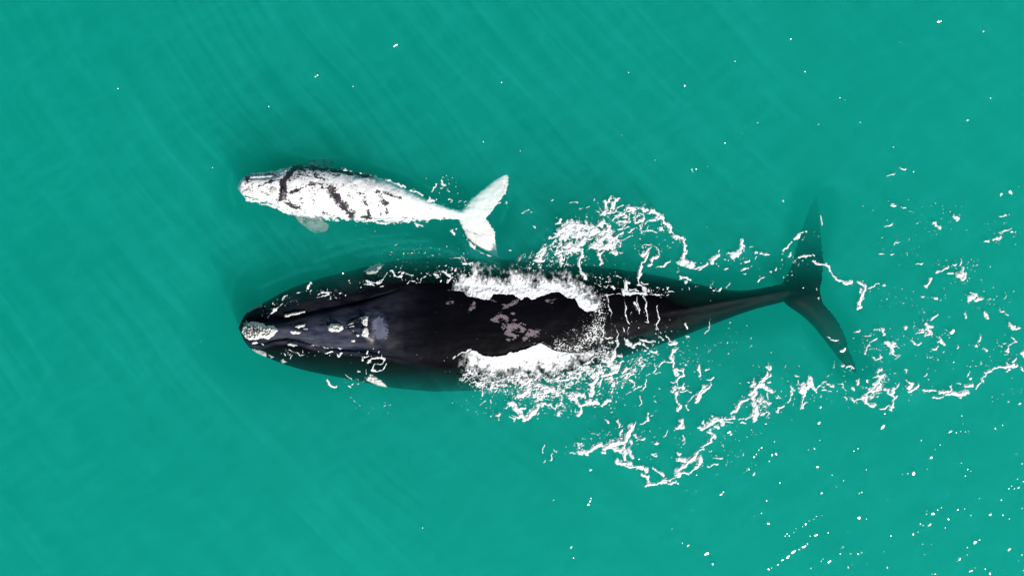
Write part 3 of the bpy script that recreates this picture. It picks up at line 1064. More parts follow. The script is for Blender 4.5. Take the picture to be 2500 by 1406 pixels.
# water running off the back, and round the head
ZW[0] = 1.1
RUN = Z(1420, 640, 6.25, [
    ([(330, 500), (450, 485), (560, 480), (640, 495)], 9), ([(640, 480), (760, 478), (850, 472), (950, 470)], 34, 1.4), ([(470, 380), (560, 400), (620, 470)], 18), ([(660, 420), (670, 320), (710, 320)], 28),
    ([(860, 340), (920, 360), (960, 430), (980, 480)], 35), ([(880, 430), (820, 420), (740, 430)], 25), ([(850, 200), (860, 290), (870, 320)], 16), ([(980, 430), (1100, 490), (1200, 500)], 20, .75),
    ([(930, 300), (1010, 330)], 10), ([(370, 500), (400, 680), (440, 830), (460, 980), (450, 1100)], 7, .85), ([(650, 490), (660, 700), (680, 860), (720, 940)], 6, .8), ([(830, 520), (850, 640), (870, 780)], 7),
    ([(940, 520), (980, 640), (990, 780), (1010, 900), (980, 920)], 11), ([(790, 620), (830, 680), (860, 720)], 15), ([(1160, 690), (1160, 850), (1170, 1000), (1190, 1110), (1260, 1180)], 8, .9),
    ([(1990, 860), (1950, 960), (1940, 1040), (1860, 1100)], 6, .8), ([(1300, 1120), (1330, 1200)], 9), ([(290, 1000), (330, 1120), (400, 1140), (470, 1170)], 14), ([(520, 980), (560, 1100), (530, 1200)], 12),
    ([(640, 1150), (700, 1210), (750, 1270)], 30), ([(690, 1110), (690, 1000)], 9), ([(780, 1300), (870, 1240)], 14), ([(1340, 1240), (1420, 1230)], 28), ([(1480, 220), (1500, 260)], 16),
    ([(1530, 230), (1620, 240), (1640, 280)], 14), ([(2080, 440), (2110, 420)], 14), ([(2190, 380), (2250, 320)], 8), ([(1580, 950), (1600, 990)], 12), ([(1610, 1110), (1650, 1110)], 16),
    ([(620, 1000), (640, 1060)], 12, .9), ([(500, 220), (600, 230)], 8), ([(200, 340), (280, 380)], 10, .7)])
RUN += dots([(1610, 712, 30, 14, 40, 1.1, 2.6), (1450, 700, 40, 25, 50, 1.1, 2.4), (1560, 790, 60, 40, 26, 1.0, 2.2), (1640, 830, 60, 30, 30, 1.0, 2.6), (1680, 690, 30, 14, 10, 1.2, 3), (1740, 715, 8, 30, 10, 1.2, 2.6), (1500, 680, 50, 14, 24, 1, 2.2)], 8)
foam_object("thin white trickles of foam running down the rear of the adult whale's back", RUN, FOAM, 0.6, 5.0, 0.25, thick=0.03)
HD = Z(560, 680, 5.02, [
    ([(480, 460), (520, 420), (600, 340), (630, 310)], 13, .8), ([(650, 260), (720, 215)], 10, .8), ([(1080, 190), (1130, 150), (1200, 150), (1210, 190), (1130, 220)], 15, .75), ([(950, 120), (990, 50)], 13),
    ([(820, 185), (850, 175)], 8), ([(740, 880), (830, 910), (850, 940), (920, 910)], 9), ([(1170, 905), (1250, 910)], 9), ([(1320, 920), (1340, 940), (1360, 905)], 7), ([(1000, 820), (1130, 830), (1250, 855), (1400, 855)], 5, .8),
    ([(1620, 960), (1660, 950)], 12), ([(1700, 1010), (1740, 960), (1820, 960), (1900, 1000)], 16), ([(1900, 1000), (1850, 1030), (1790, 1040), (1760, 1110), (1870, 1140), (1930, 1050)], 11),
    ([(1690, 1110), (1690, 1170)], 8), ([(1200, 1260), (1230, 1300), (1290, 1310)], 13), ([(1430, 585), (1560, 575)], 7), ([(1480, 550), (1540, 530)], 9), ([(150, 545), (190, 515)], 6), ([(280, 800), (330, 770)], 5),
    ([(390, 790), (420, 800)], 6), ([(670, 930), (690, 945)], 9), ([(750, 950), (752, 995)], 4), ([(1430, 1180), (1480, 1230)], 5, .7), ([(1560, 1140), (1600, 1135)], 8)])
HD += Z(880, 600, 5.02, [
    ([(80, 410), (130, 450), (200, 430), (280, 420)], 12), ([(210, 450), (260, 440)], 14), ([(280, 390), (320, 330)], 9), ([(360, 320), (400, 350), (490, 380)], 12), ([(230, 520), (280, 490)], 8),
    ([(560, 450), (640, 440), (740, 435)], 6), ([(740, 440), (800, 380)], 7), ([(900, 340), (940, 360)], 10), ([(1040, 340), (1100, 370), (1150, 400), (1190, 460)], 18, .8), ([(1060, 430), (1130, 380)], 14, .8),
    ([(1270, 240), (1340, 220), (1380, 210)], 22, .7), ([(1280, 290), (1330, 330), (1370, 410)], 14, .7), ([(1070, 520), (1220, 550)], 6), ([(1100, 160), (1160, 150), (1240, 160)], 6), ([(510, 340), (520, 350)], 9),
    ([(570, 350), (640, 360)], 10, .7), ([(1150, 1370), (1280, 1310), (1360, 1280)], 10), ([(60, 470), (160, 480)], 10, .7)])
HD += dots([(700, 735, 40, 12, 34, 1.0, 2.2), (790, 715, 50, 12, 40, 1, 2.2), (880, 690, 30, 10, 16, 1, 2.4), (1000, 672, 80, 9, 40, 1, 2.4), (1090, 672, 30, 24, 50, 1, 2.6), (990, 625, 60, 14, 22, 1, 1.9),
            (650, 760, 20, 12, 12, 1, 2), (740, 865, 60, 8, 16, 1, 2), (900, 870, 40, 15, 20, 1, 2.2), (850, 935, 50, 14, 14, 1, 2), (1060, 870, 90, 8, 12, 1, 1.9), (920, 985, 60, 25, 16, .9, 1.6), (1130, 660, 40, 20, 40, 1, 2.6)], 12)
foam_object("scattered flecks and rings of foam round the adult whale's head and shoulders", HD, FOAM, 0.7, 5.0, 0.25, thick=0.03)

# lacy streaks below the back
ZW[0] = 1.45
LS = Z(1380, 820, 6.25, [
    ([(640, 360), (700, 450), (760, 470)], 52), ([(760, 250), (720, 330)], 30), ([(800, 320), (850, 300)], 25), ([(800, 60), (770, 180), (740, 270)], 24), ([(470, 600), (500, 540), (560, 530), (600, 580), (540, 610)], 28, .85),
    ([(600, 590), (700, 560), (800, 520), (880, 400)], 24), ([(620, 640), (700, 620)], 20), ([(520, 690), (560, 640)], 22), ([(460, 640), (370, 720), (400, 780), (400, 850)], 26), ([(140, 890), (220, 900), (280, 920), (330, 980), (400, 1010), (480, 1000)], 30),
    ([(140, 920), (180, 1020), (230, 1060), (220, 1150), (190, 1180)], 24), ([(250, 1050), (330, 1020)], 18), ([(330, 860), (390, 900)], 14, .7), ([(560, 1040), (660, 970)], 20), ([(700, 850), (740, 790)], 14),
    ([(850, 600), (930, 540), (950, 480)], 16), ([(910, 660), (970, 620), (1040, 590)], 10), ([(1020, 680), (1040, 760)], 10), ([(1090, 780), (1160, 730)], 12), ([(1040, 830), (1080, 790)], 9), ([(930, 880), (990, 840)], 9),
    ([(1190, 800), (1210, 740), (1240, 680)], 11), ([(1130, 930), (1150, 1000), (1110, 1080)], 10), ([(1360, 400), (1340, 560)], 9), ([(1250, 610), (1310, 580)], 9), ([(1370, 580), (1430, 565)], 10), ([(1430, 440), (1510, 380)], 14),
    ([(1700, 190), (1620, 240), (1600, 320), (1620, 390), (1650, 470)], 18), ([(1540, 380), (1600, 380)], 14), ([(1590, 100), (1680, 100)], 26), ([(1660, 520), (1700, 570)], 22), ([(1700, 510), (1780, 530), (1770, 590), (1710, 640), (1690, 700), (1720, 760)], 19),
    ([(1610, 710), (1680, 700)], 14), ([(1630, 830), (1700, 790), (1780, 770)], 26), ([(1780, 760), (1810, 710)], 10), ([(1690, 800), (1700, 900), (1690, 990), (1740, 1060), (1730, 1130)], 20), ([(1750, 840), (1830, 820)], 11), ([(1840, 800), (1900, 850)], 7),
    ([(2020, 460), (2040, 600)], 20), ([(2150, 520), (2220, 505)], 12), ([(2180, 670), (2260, 640)], 15), ([(2210, 740), (2120, 830), (2050, 900)], 16), ([(2080, 790), (2030, 890), (1990, 1000)], 28), ([(1860, 980), (1960, 900)], 9), ([(1840, 1050), (1860, 1120)], 15),
    ([(1250, 1180), (1250, 1290), (1160, 1360)], 13), ([(790, 1290), (830, 1350), (820, 1400)], 13), ([(600, 1300), (640, 1320)], 18), ([(1290, 220), (1400, 240)], 20, .8), ([(1180, 120), (1220, 160)], 15), ([(1060, 60), (1350, 60)], 12, .55),
    ([(560, 60), (660, 50), (720, 110)], 30, .6), ([(920, 60), (960, 150), (1040, 180), (1120, 110)], 24, .75), ([(280, 430), (400, 350), (510, 280)], 14, .85), ([(0, 540), (80, 590)], 16, .8), ([(330, 520), (400, 500), (410, 590)], 12, .8), ([(0, 660), (200, 650)], 20, .6), ([(100, 740), (40, 850)], 22, .6)])
LS += Z(1100, 780, 4.1667, [
    ([(590, 860), (620, 840), (680, 920), (760, 1000)], 18), ([(680, 920), (740, 890)], 12), ([(770, 1000), (830, 930), (900, 870), (1000, 860), (1060, 900)], 20, .9), ([(640, 980), (700, 1000)], 12), ([(640, 1020), (600, 990)], 12),
    ([(1060, 900), (1120, 850), (1140, 790)], 22, .85), ([(930, 780), (980, 720), (1030, 720)], 24, .7), ([(1090, 740), (1150, 740)], 18, .7), ([(800, 620), (780, 720), (700, 780)], 18, .8), ([(700, 640), (760, 640), (780, 580)], 30, .6),
    ([(1090, 620), (1180, 610), (1300, 590)], 16, .75), ([(1100, 940), (1110, 960)], 14), ([(300, 860), (345, 825)], 7), ([(320, 770), (330, 730)], 9), ([(490, 940), (460, 960)], 12, .8), ([(880, 740), (930, 740)], 14, .7), ([(850, 900), (1000, 600)], 4, .3)])
LS += dots([(1260, 945, 90, 16, 130, 1.0, 2.6), (1330, 960, 90, 34, 160, 1.0, 2.6), (1430, 930, 60, 40, 130, 1, 2.6), (1400, 985, 110, 40, 110, 1, 2.4), (1500, 930, 60, 50, 80, 1, 2.6), (1230, 1000, 60, 25, 40, 1, 2.4), (1480, 895, 60, 20, 70, 1, 2.4),
            (1560, 870, 60, 20, 50, 1, 2.8), (1640, 870, 70, 25, 36, 1, 2.4), (1690, 870, 60, 30, 30, 1, 2.2), (1600, 980, 100, 40, 26, 1, 2.4), (1180, 985, 60, 25, 20, .9, 1.8)], 21)
foam_object("lacy white foam streaks spreading below the lower side of the adult whale", LS, FOAM, 0.6, 5.5, 0.25, lace([([(1150, 920), (1280, 938), (1380, 930), (1470, 890)], 34, .9), ([(1300, 965), (1420, 960)], 26, .62), ([(1500, 930), (1560, 890)], 22, .6)], 20, 12, 0.5, 8, 3))

# trailing wake lines to the right
ZW[0] = 1.4
TR = Z(1700, 830, 6.25, [
    ([(860, 570), (870, 660), (830, 700)], 18), ([(1060, 520), (1000, 590), (940, 650), (920, 720)], 32), ([(900, 720), (980, 690), (1060, 740), (1130, 790)], 34), ([(800, 820), (870, 740)], 34, .85), ([(880, 800), (850, 900)], 34),
    ([(770, 910), (690, 910), (640, 960), (610, 1060), (520, 1130)], 24), ([(1060, 800), (1080, 870)], 20), ([(960, 900), (1040, 920), (1120, 960)], 35, .7), ([(860, 950), (900, 1000), (900, 1130), (900, 1210)], 38, .85), ([(860, 1150), (760, 1190)], 14),
    ([(960, 1130), (1100, 1080)], 9), ([(1080, 400), (1130, 440)], 22), ([(1130, 530), (1050, 570)], 20), ([(1080, 650), (1130, 640)], 12), ([(650, 1190), (720, 1190)], 16), ([(690, 1260), (750, 1280)], 12), ([(420, 1190), (560, 1170)], 10), ([(440, 1220), (540, 1230)], 9),
    ([(1600, 690), (1630, 760), (1700, 700), (1740, 640)], 38), ([(1740, 590), (1740, 620)], 36), ([(1620, 850), (1640, 780)], 30), ([(1750, 690), (1820, 780)], 16), ([(1780, 690), (1820, 730), (1900, 720)], 12), ([(1620, 870), (1620, 960), (1600, 1010)], 16),
    ([(1600, 1010), (1680, 970)], 18), ([(1500, 530), (1550, 550)], 24), ([(1460, 710), (1500, 750)], 18), ([(1460, 790), (1430, 870), (1390, 930)], 20, .8), ([(1220, 840), (1280, 900)], 9), ([(1250, 1080), (1300, 1000)], 18), ([(1960, 690), (2030, 700), (2100, 710)], 13),
    ([(2140, 660), (2200, 660), (2230, 720), (2290, 790)], 10), ([(1920, 790), (1980, 760)], 15), ([(2350, 870), (2400, 940)], 10), ([(2420, 920), (2500, 905)], 10), ([(2370, 710), (2390, 750)], 16), ([(2460, 600), (2480, 660)], 14), ([(1920, 640), (1960, 630)], 12), ([(2250, 860), (2280, 890)], 12)])
TR += Z(1300, 1000, 5, [
    ([(1200, 200), (1190, 270), (1150, 330)], 28), ([(1270, 150), (1210, 220)], 14), ([(1410, 40), (1410, 120), (1340, 180)], 13), ([(1070, 400), (1130, 370), (1150, 340)], 28), ([(1110, 430), (1110, 500), (1120, 590)], 30, .8), ([(1170, 460), (1200, 560)], 24, .75),
    ([(580, 510), (660, 510), (740, 470), (800, 420), (850, 410)], 24), ([(880, 450), (960, 420), (1030, 390)], 32), ([(990, 450), (1050, 490), (1080, 480)], 24), ([(470, 520), (540, 520)], 9), ([(850, 510), (890, 515)], 22), ([(1030, 620), (1120, 640), (1200, 640)], 24),
    ([(1150, 670), (1240, 680), (1320, 680), (1390, 730)], 24), ([(1270, 720), (1320, 740)], 22), ([(1340, 780), (1400, 810), (1400, 900)], 18), ([(1400, 910), (1500, 910), (1580, 870), (1690, 860)], 20), ([(1580, 890), (1640, 890)], 20), ([(1660, 910), (1740, 880)], 16),
    ([(1690, 850), (1780, 820)], 7), ([(1780, 790), (1770, 740), (1850, 680), (1940, 600), (2010, 530)], 32), ([(1780, 620), (1870, 620)], 20), ([(1820, 770), (1910, 780), (1990, 700), (2040, 610), (2050, 560)], 16), ([(1740, 790), (1780, 800)], 14), ([(2010, 530), (2080, 470), (2100, 490)], 22),
    ([(2060, 450), (2100, 420), (2160, 390), (2190, 340)], 22), ([(1470, 700), (1530, 750), (1580, 800)], 16), ([(1640, 820), (1620, 840)], 10), ([(1800, 120), (1800, 190), (1760, 210), (1850, 220)], 22), ([(1840, 300), (1850, 400)], 9), ([(1050, 150), (1060, 220)], 13), ([(890, 140), (910, 170)], 18),
    ([(1070, 300), (1110, 250)], 12), ([(1250, 300), (1270, 340)], 14), ([(1200, 380), (1200, 410)], 14), ([(1260, 385), (1360, 345)], 8), ([(1590, 320), (1660, 260)], 6), ([(560, 420), (570, 450)], 18), ([(240, 540), (230, 600)], 10), ([(150, 440), (135, 510)], 8), ([(260, 480), (310, 530)], 8),
    ([(2220, 120), (2280, 120), (2300, 160)], 35), ([(2030, 210), (2060, 220), (2120, 200), (2180, 160)], 24), ([(2120, 260), (2190, 270), (2210, 310)], 26), ([(2250, 200), (2260, 230)], 28), ([(2060, 170), (2070, 140)], 12),
    ([(1750, 500), (1800, 550)], 18, .75), ([(1450, 540), (1490, 560)], 14, .7), ([(2140, 700), (2240, 670)], 10, .8), ([(2200, 590), (2300, 570)], 10, .8), ([(1510, 405), (1500, 400)], 12)])
TR += dots([(1400, 1095, 60, 16, 30, 1, 2.4), (1480, 1070, 60, 20, 40, 1, 2.2), (1560, 1060, 60, 30, 30, 1, 2.2), (1780, 1050, 60, 30, 30, 1, 2.2), (1760, 1120, 60, 40, 40, 1, 2.4), (1850, 1000, 80, 30, 30, 1, 2.6), (1960, 960, 80, 30, 36, 1.1, 3.2), (2080, 960, 70, 30, 30, 1.1, 3), (1820, 900, 120, 40, 30, 1, 2.2), (1640, 1080, 120, 50, 30, 1, 2)], 33)
foam_object("long broken foam trail zigzagging across the water below the adult whale's tail", TR, FOAM, 0.42, 5.0, 0.25, lace([([(1850, 980), (1870, 1000)], 26, .6)], 22, 14, 0.6, 8, 8), swell=0.42)

RT = Z(2000, 780, 5, [
    ([(840, 270), (880, 310), (920, 290)], 26), ([(880, 330), (890, 380)], 14), ([(890, 400), (930, 420), (970, 420), (945, 470)], 8), ([(550, 420), (570, 330), (620, 280), (720, 240)], 9), ([(680, 130), (740, 130)], 16, .7), ([(790, 110), (780, 180)], 20, .7), ([(570, 210), (640, 190)], 9),
    ([(670, 460), (690, 490), (750, 470), (740, 430)], 12, .9), ([(720, 640), (740, 600)], 20, .8), ([(650, 720), (720, 690), (800, 660)], 8), ([(760, 700), (740, 780), (650, 830), (570, 900), (540, 940)], 26, .85), ([(640, 870), (700, 800)], 18), ([(550, 985), (620, 1020), (670, 1050)], 24), ([(440, 985), (510, 980)], 9), ([(420, 1000), (400, 950)], 9),
    ([(800, 840), (850, 850), (890, 920), (920, 970)], 12), ([(980, 780), (920, 840), (890, 900)], 18), ([(945, 940), (900, 1030), (870, 1110)], 16), ([(740, 1080), (840, 1070)], 12), ([(1080, 730), (1160, 780)], 14), ([(1080, 820), (1120, 790)], 20), ([(1080, 870), (1200, 830), (1220, 800)], 16), ([(1270, 870), (1400, 860)], 11),
    ([(1450, 860), (1520, 880), (1600, 870)], 12), ([(1570, 900), (1680, 910), (1800, 880)], 26), ([(1700, 930), (1720, 940)], 18), ([(1600, 810), (1610, 860)], 12), ([(1410, 960), (1520, 920)], 16), ([(1680, 770), (1740, 780)], 9), ([(1800, 820), (1860, 810)], 26), ([(1940, 830), (1970, 770)], 12), ([(1990, 740), (2030, 650), (2100, 620), (2190, 560)], 16),
    ([(2220, 570), (2300, 570), (2410, 560)], 18), ([(2280, 520), (2310, 580), (2290, 620)], 14), ([(2360, 520), (2400, 480)], 10), ([(2450, 570), (2480, 600)], 14), ([(2310, 50), (2330, 30)], 15), ([(2350, 80), (2370, 110), (2440, 100)], 22, .8), ([(2350, 220), (2400, 270), (2320, 320)], 12), ([(2280, 380), (2310, 350)], 14), ([(2460, 390), (2500, 440)], 16),
    ([(1290, 60), (1330, 140), (1380, 190)], 10), ([(1290, 180), (1330, 170)], 22), ([(1180, 150), (1260, 130)], 12), ([(1600, 160), (1630, 155)], 18), ([(1480, 230), (1500, 270)], 28), ([(1380, 350), (1440, 340)], 16), ([(1130, 250), (1180, 285)], 16), ([(1220, 300), (1250, 280)], 16), ([(1970, 190), (1950, 270)], 12), ([(1910, 310), (1920, 330)], 12),
    ([(2020, 350), (2050, 380)], 14), ([(1070, 620), (1070, 670)], 14), ([(1800, 690), (1840, 630)], 8), ([(470, 730), (480, 780)], 14), ([(1040, 80), (1050, 95)], 16), ([(1295, 680), (1297, 692)], 12), ([(430, 145), (490, 120)], 10)])
RT += Z(2000, 400, 3.516, [
    ([(340, 1030), (390, 1050), (370, 1130), (360, 1180), (350, 1220)], 15), ([(430, 1065), (520, 1030)], 8), ([(560, 1052), (562, 1056)], 11), ([(690, 42), (740, 35)], 7), ([(570, 105), (640, 80)], 5), ([(625, 350), (660, 350)], 9, .8), ([(700, 370), (745, 385)], 5), ([(830, 855), (900, 855)], 7), ([(920, 1050), (950, 990)], 12),
    ([(1180, 950), (1250, 940), (1220, 990)], 22), ([(1220, 820), (1220, 870)], 10), ([(1235, 900), (1240, 930)], 9), ([(1150, 850), (1180, 860)], 9), ([(1100, 945), (1140, 935)], 8), ([(990, 945), (1100, 870)], 8, .7), ([(1280, 1170), (1340, 1130)], 20, .8), ([(1350, 1170), (1400, 1160)], 16, .8), ([(1430, 1270), (1440, 1330)], 9),
    ([(1550, 1270), (1620, 1290)], 8), ([(1630, 1370), (1680, 1400)], 15), ([(920, 1385), (960, 1390)], 14), ([(960, 1330), (1020, 1300)], 10, .8), ([(1500, 650), (1570, 630)], 10, .75), ([(1420, 665), (1460, 655)], 6), ([(1550, 590), (1650, 560)], 6), ([(1560, 450), (1600, 440)], 9, .75), ([(570, 545), (640, 520)], 8, .7), ([(990, 515), (1050, 550)], 10, .7),
    ([(630, 690), (680, 665)], 6, .8), ([(520, 770), (560, 770)], 8, .7), ([(610, 780), (640, 770)], 6), ([(995, 1150), (1010, 1160)], 10), ([(1260, 1300), (1265, 1320)], 10), ([(895, 1140), (900, 1145)], 9), ([(1160, 440), (1190, 480)], 6, .6)])
RT += dots([(2160, 830, 70, 30, 60, 1, 2.4), (2130, 860, 50, 30, 30, .9, 2), (2260, 820, 60, 40, 50, 1, 2.8), (2140, 900, 40, 20, 30, .9, 2), (2420, 860, 60, 40, 40, 1, 2.8), (2330, 880, 80, 40, 26, 1, 2.8), (2200, 950, 80, 30, 26, 1, 2.4), (2330, 660, 60, 40, 50, .9, 2.2), (2440, 570, 40, 40, 34, .9, 2.2),
            (2290, 540, 60, 40, 26, .9, 2), (2190, 600, 60, 40, 22, .9, 2), (2180, 510, 60, 30, 16, .9, 2), (2170, 720, 60, 30, 26, .9, 2), (2300, 740, 100, 40, 30, 1, 2.4), (2420, 740, 60, 40, 40, 1, 2.8), (2470, 960, 40, 30, 14, 1, 2.6)], 41)
foam_object("broken foam lines and flecks on the open water behind the adult whale's flukes", RT, FOAM, 0.42, 4.5, 0.25, lace([([(2120, 960), (2150, 940)], 28, .62)], 20, 13, 0.5, 8, 12), swell=0.42)

ZW[0] = 1.15
TL = Z(1700, 460, 3.056, [
    ([(20, 600), (80, 570)], 9), ([(110, 550), (150, 510)], 11), ([(250, 490), (320, 460), (330, 400)], 10), ([(270, 505), (310, 470)], 18), ([(345, 425), (355, 430)], 8), ([(490, 490), (530, 495)], 10), ([(650, 450), (710, 405)], 9), ([(740, 370), (765, 340)], 12), ([(770, 515), (800, 495), (850, 500)], 13), ([(870, 490), (872, 500)], 12),
    ([(870, 540), (900, 550), (960, 575), (990, 600), (1000, 630), (1040, 670), (1100, 700)], 9), ([(1110, 720), (1165, 690)], 12), ([(330, 610), (385, 595)], 7), ([(340, 645), (355, 640)], 7), ([(460, 690), (500, 660)], 6), ([(590, 605), (585, 620)], 7), ([(540, 630), (550, 628)], 7), ([(1130, 1335), (1175, 1335)], 8), ([(960, 1105), (1050, 1130)], 4, .8), ([(640, 85), (655, 100)], 8, .8),
    ([(220, 600), (245, 600)], 9), ([(370, 545), (390, 540)], 7), ([(930, 210), (935, 265)], 6), ([(810, 330), (815, 335)], 8), ([(905, 805), (915, 815)], 12), ([(900, 740), (910, 750)], 8, .7), ([(1075, 1310), (1095, 1310)], 8), ([(430, 470), (460, 480)], 7)])
TL += dots([(1830, 620, 60, 20, 26, 1, 2.6), (1930, 625, 20, 20, 14, 1, 2.6), (1975, 580, 25, 18, 14, 1, 2.6), (1960, 640, 30, 10, 14, 1, 2.4), (1880, 670, 60, 20, 14, 1, 2), (1760, 640, 60, 25, 16, 1, 2.2), (1800, 830, 50, 40, 30, .9, 2.2), (2050, 900, 40, 20, 10, 1, 2.2), (2080, 690, 30, 16, 10, 1, 2)], 52)
foam_object("small strings of foam floating over and around the adult whale's tail flukes", TL, FOAM, 0.7, 5.0, 0.25, thick=0.03)

CT = Z(900, 380, 5.02, [([(780, 430), (790, 390), (820, 350)], 9), ([(890, 320), (920, 350), (940, 360)], 16, .85), ([(980, 370), (985, 375)], 11), ([(960, 410), (1010, 470)], 7, .9), ([(720, 545), (790, 540)], 15, .8), ([(1100, 572), (1115, 572)], 9), ([(1010, 920), (1040, 940), (1050, 970)], 13), ([(1070, 905), (1075, 900)], 8),
                        ([(1005, 545), (1010, 548)], 9), ([(875, 410), (910, 410)], 8), ([(700, 290), (705, 292)], 5), ([(320, 850), (335, 855)], 9), ([(310, 1085), (345, 1083)], 6), ([(740, 530), (760, 500)], 12, .7)])
CT += Z(1080, 440, 6.25, [([(1220, 515), (1300, 450), (1320, 440)], 12, .85), ([(1360, 490), (1390, 515)], 7), ([(1010, 1062), (1040, 1062)], 8), ([(1650, 310), (1675, 305)], 10), ([(1940, 365), (2050, 355)], 5), ([(1405, 705), (1435, 712)], 9)])
CT += [([(700, 521), (760, 531), (830, 538), (900, 541), (970, 543), (1040, 540)], 4, .5), ([(830, 410), (900, 426), (960, 444), (1030, 478)], 4, .42), ([(600, 486), (650, 501), (700, 520)], 3.5, .55), ([(1010, 545), (1035, 556)], 4, .8), ([(1228, 440), (1236, 470), (1222, 500)], 3.5, .5), ([(1130, 575), (1160, 610), (1205, 632)], 3.5, .5)]
CT += dots([(1090, 455, 30, 25, 26, .9, 2), (1090, 500, 50, 14, 14, .9, 2), (1080, 610, 70, 20, 24, .9, 1.8), (1000, 640, 60, 20, 20, .9, 1.8), (890, 570, 30, 30, 4, 1, 1.8), (1130, 625, 40, 15, 16, .9, 1.8)], 61)
foam_object("small foam bubbles floating beside the white calf's tail", CT, FOAM, 0.6, 4.5, 0.25, thick=0.025)


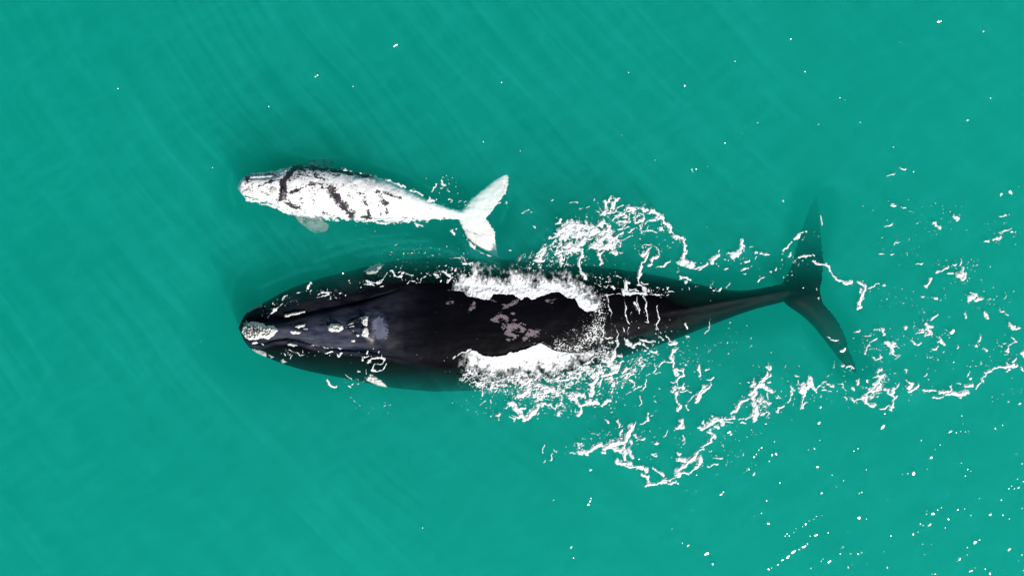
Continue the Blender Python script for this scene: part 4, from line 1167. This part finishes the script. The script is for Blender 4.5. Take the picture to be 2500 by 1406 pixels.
# ------------------------------------------------------------------ sunlit wavelets: small wet facets that face halfway between the sun and the viewer
def wavelets():
    g = []
    for x, y, s in [
        (325, 100, 22), (340, 205, 26), (305, 215, 24), (280, 268, 16), (145, 230, 18), (165, 210, 14), (210, 152, 12), (188, 170, 10), (145, 378, 24), (160, 300, 10), (100, 340, 14), (80, 350, 10), (60, 365, 8), (125, 318, 8), (672, 160, 16), (622, 170, 10), (718, 87, 13), (697, 322, 22), (827, 390, 13), (735, 548, 20), (1065, 547, 18), (1085, 540, 12), (1060, 763, 30), (926, 438, 9), (862, 492, 8), (1125, 342, 11), (1052, 160, 10), (1016, 182, 9), (1605, 90, 20), (1688, 237, 17), (1653, 337, 14), (1533, 375, 28), (1488, 378, 11), (1440, 382, 8), (1770, 128, 13), (1727, 167, 8), (2010, 340, 14), (2038, 355, 12), (1990, 398, 11), (2440, 425, 14), (2390, 485, 13), (2365, 507, 12), (2415, 508, 14), (2447, 498, 16), (254, 614, 15), (210, 722, 15), (150, 746, 10), (690, 750, 14), (668, 775, 14), (595, 815, 16), (625, 790, 10), (570, 838, 9), (512, 853, 14), (494, 886, 12), (452, 918, 11), (418, 920, 13), (740, 743, 10), (685, 910, 24), (793, 893, 13), (635, 922, 9), (610, 985, 20), (580, 1010, 26), (540, 1035, 16), (485, 1055, 26), (440, 1100, 24), (395, 1128, 16), (357, 1168, 18), (300, 1200, 11), (272, 1210, 16), (915, 1022, 26), (900, 1075, 14), (987, 1075, 18), (1055, 1078, 18), (1085, 1065, 15), (800, 1145, 20), (730, 1138, 18), (748, 1120, 12), (640, 1200, 16), (970, 1190, 24), (1005, 1172, 9), (1310, 1198, 22), (1280, 1055, 13), (1338, 920, 13), (1310, 610, 9), (1535, 905, 20), (1575, 885, 12), (1675, 825, 26), (1600, 815, 18), (1620, 830, 10), (1705, 730, 22), (1748, 695, 7), (1780, 672, 9), (1840, 775, 20), (1815, 850, 11), (1920, 690, 14), (1980, 685, 11), (2033, 740, 13), (2205, 735, 18), (2372, 772, 11), (2480, 680, 16), (2070, 975, 20), (2110, 955, 14), (1940, 1120, 24), (1915, 1140, 14), (2008, 1020, 10), (2008, 1085, 11), (2370, 1037, 18), (2485, 1085, 14), (2205, 1250, 20), (2037, 1225, 22), (2165, 1208, 9), (1615, 990, 10), (1690, 992, 12), (1635, 1080, 12), (1700, 1250, 12), (1725, 1250, 11), (1912, 22, 14), (1950, 10, 10), (1990, 12, 12)]:
        g.append((1800 + x / 3.571, 1050 + y / 3.571, s / 3.571))
    g += [(1329, 1126, 6), (1442, 1146, 5), (1440, 1222, 5), (1437, 1230, 7), (1443, 1215, 4), (1352, 1219, 5), (1760, 1205, 8), (1766, 1200, 5), (1902, 995, 6), (2000, 1032, 8), (2004, 994, 6), (2290, 55, 5), (2297, 53, 4), (2400, 78, 4), (1672, 210, 5), (1770, 350, 4), (1910, 490, 4), (1690, 415, 7), (1700, 413, 4),
          (963, 114, 5), (968, 111, 4), (770, 188, 5), (776, 185, 4), (837, 668, 5), (753, 703, 6), (757, 690, 5), (2467, 470, 9), (2445, 475, 6), (2360, 295, 5), (1237, 496, 5), (2057, 855, 10), (2062, 852, 7), (2325, 810, 8), (1965, 176, 4), (1795, 150, 4), (1930, 97, 3), (1518, 330, 3), (657, 261, 4), (862, 212, 3), (1224, 203, 3), (1180, 347, 3), (1270, 369, 3),
          (2117, 930, 9), (2155, 1042, 8), (2320, 1053, 7), (2370, 925, 8), (1698, 1198, 5), (1875, 1277, 6), (1780, 1054, 6), (1785, 1060, 5), (2445, 1220, 5), (2430, 1045, 5), (2448, 1038, 4), (1032, 1288, 3), (1655, 1180, 5), (1560, 1120, 4), (1400, 1360, 4), (1395, 1334, 5), (1680, 1330, 5), (1725, 1350, 6), (1740, 1376, 6), (1640, 1290, 4), (2160, 1010, 4), (2490, 985, 5),
          (2263, 1255, 6), (1195, 960, 3), (290, 218, 3), (490, 833, 2.5), (520, 410, 2.5), (2100, 300, 3), (2230, 420, 3), (2180, 360, 3), (2050, 240, 3), (1850, 300, 3)]
    r = np.random.RandomState(77)
    for _ in range(45):
        x, y = 2500 - 900 * r.rand() ** 1.4, 1406 - 420 * r.rand() ** 1.2
        g.append((x, y, 1.0 + 2.4 * r.rand() ** 2))
    for _ in range(40):
        g.append((1500 + 1000 * r.rand(), 1000 * r.rand(), 0.9 + 1.3 * r.rand()))
    V, Fc = [], []
    for gx, gy, s in g:
        x0, y0, _ = P(gx, gy, 0)
        z0 = float(wave_z(np.array([x0]), np.array([y0]))[0])
        view = (EYE - Vector((x0, y0, z0))).normalized()
        hv = (view + S).normalized()
        slope = Vector((-hv.x / hv.z, -hv.y / hv.z))
        a = s / 100.0 * 0.5 * (1.3 if s > 4 else 0.9) * (0.75 + 0.5 * r.rand())
        el = 0.9 + 1.5 * r.rand() ** 2
        hv = (hv + Vector((r.normal(0, .026), r.normal(0, .026), 0))).normalized()
        slope = Vector((-hv.x / hv.z, -hv.y / hv.z))
        th = math.radians(33 + r.normal(0, 12))
        ux, uy = math.cos(th), math.sin(th)
        lift = a * el * abs(slope.length) + 0.006
        base = len(V)
        rings = 4
        V.append((x0, y0, z0 + lift))
        n = 12
        for q in range(1, rings + 1):
            rr = q / rings
            for j in range(n):
                t = 2 * math.pi * j / n
                wob = 1 + 0.25 * math.sin(2 * t + gx) + 0.15 * math.sin(3 * t + gy)
                lx, ly = a * el * rr * math.cos(t) * wob, a * rr * math.sin(t) * wob
                dx, dy = lx * ux - ly * uy, lx * uy + ly * ux
                zz = z0 + lift + dx * slope.x + dy * slope.y - 0.025 * rr * rr * a
                if q == rings:
                    zz = min(zz, z0 - 0.004) if rr == 1 else zz
                    dx *= 1.15
                    dy *= 1.15
                V.append((x0 + dx, y0 + dy, zz))
        for j in range(n):
            Fc.append((base, base + 1 + j, base + 1 + (j + 1) % n))
        for q in range(rings - 1):
            for j in range(n):
                p0 = base + 1 + q * n + j
                p1 = base + 1 + q * n + (j + 1) % n
                Fc.append((p0, p0 + n, p1 + n, p1))
    o = mesh_obj("ripples", V, Fc, glint_material())
    tag(o, "tiny wet ripples glinting white in the sun on the open green water", "ripples", "stuff")


wavelets()
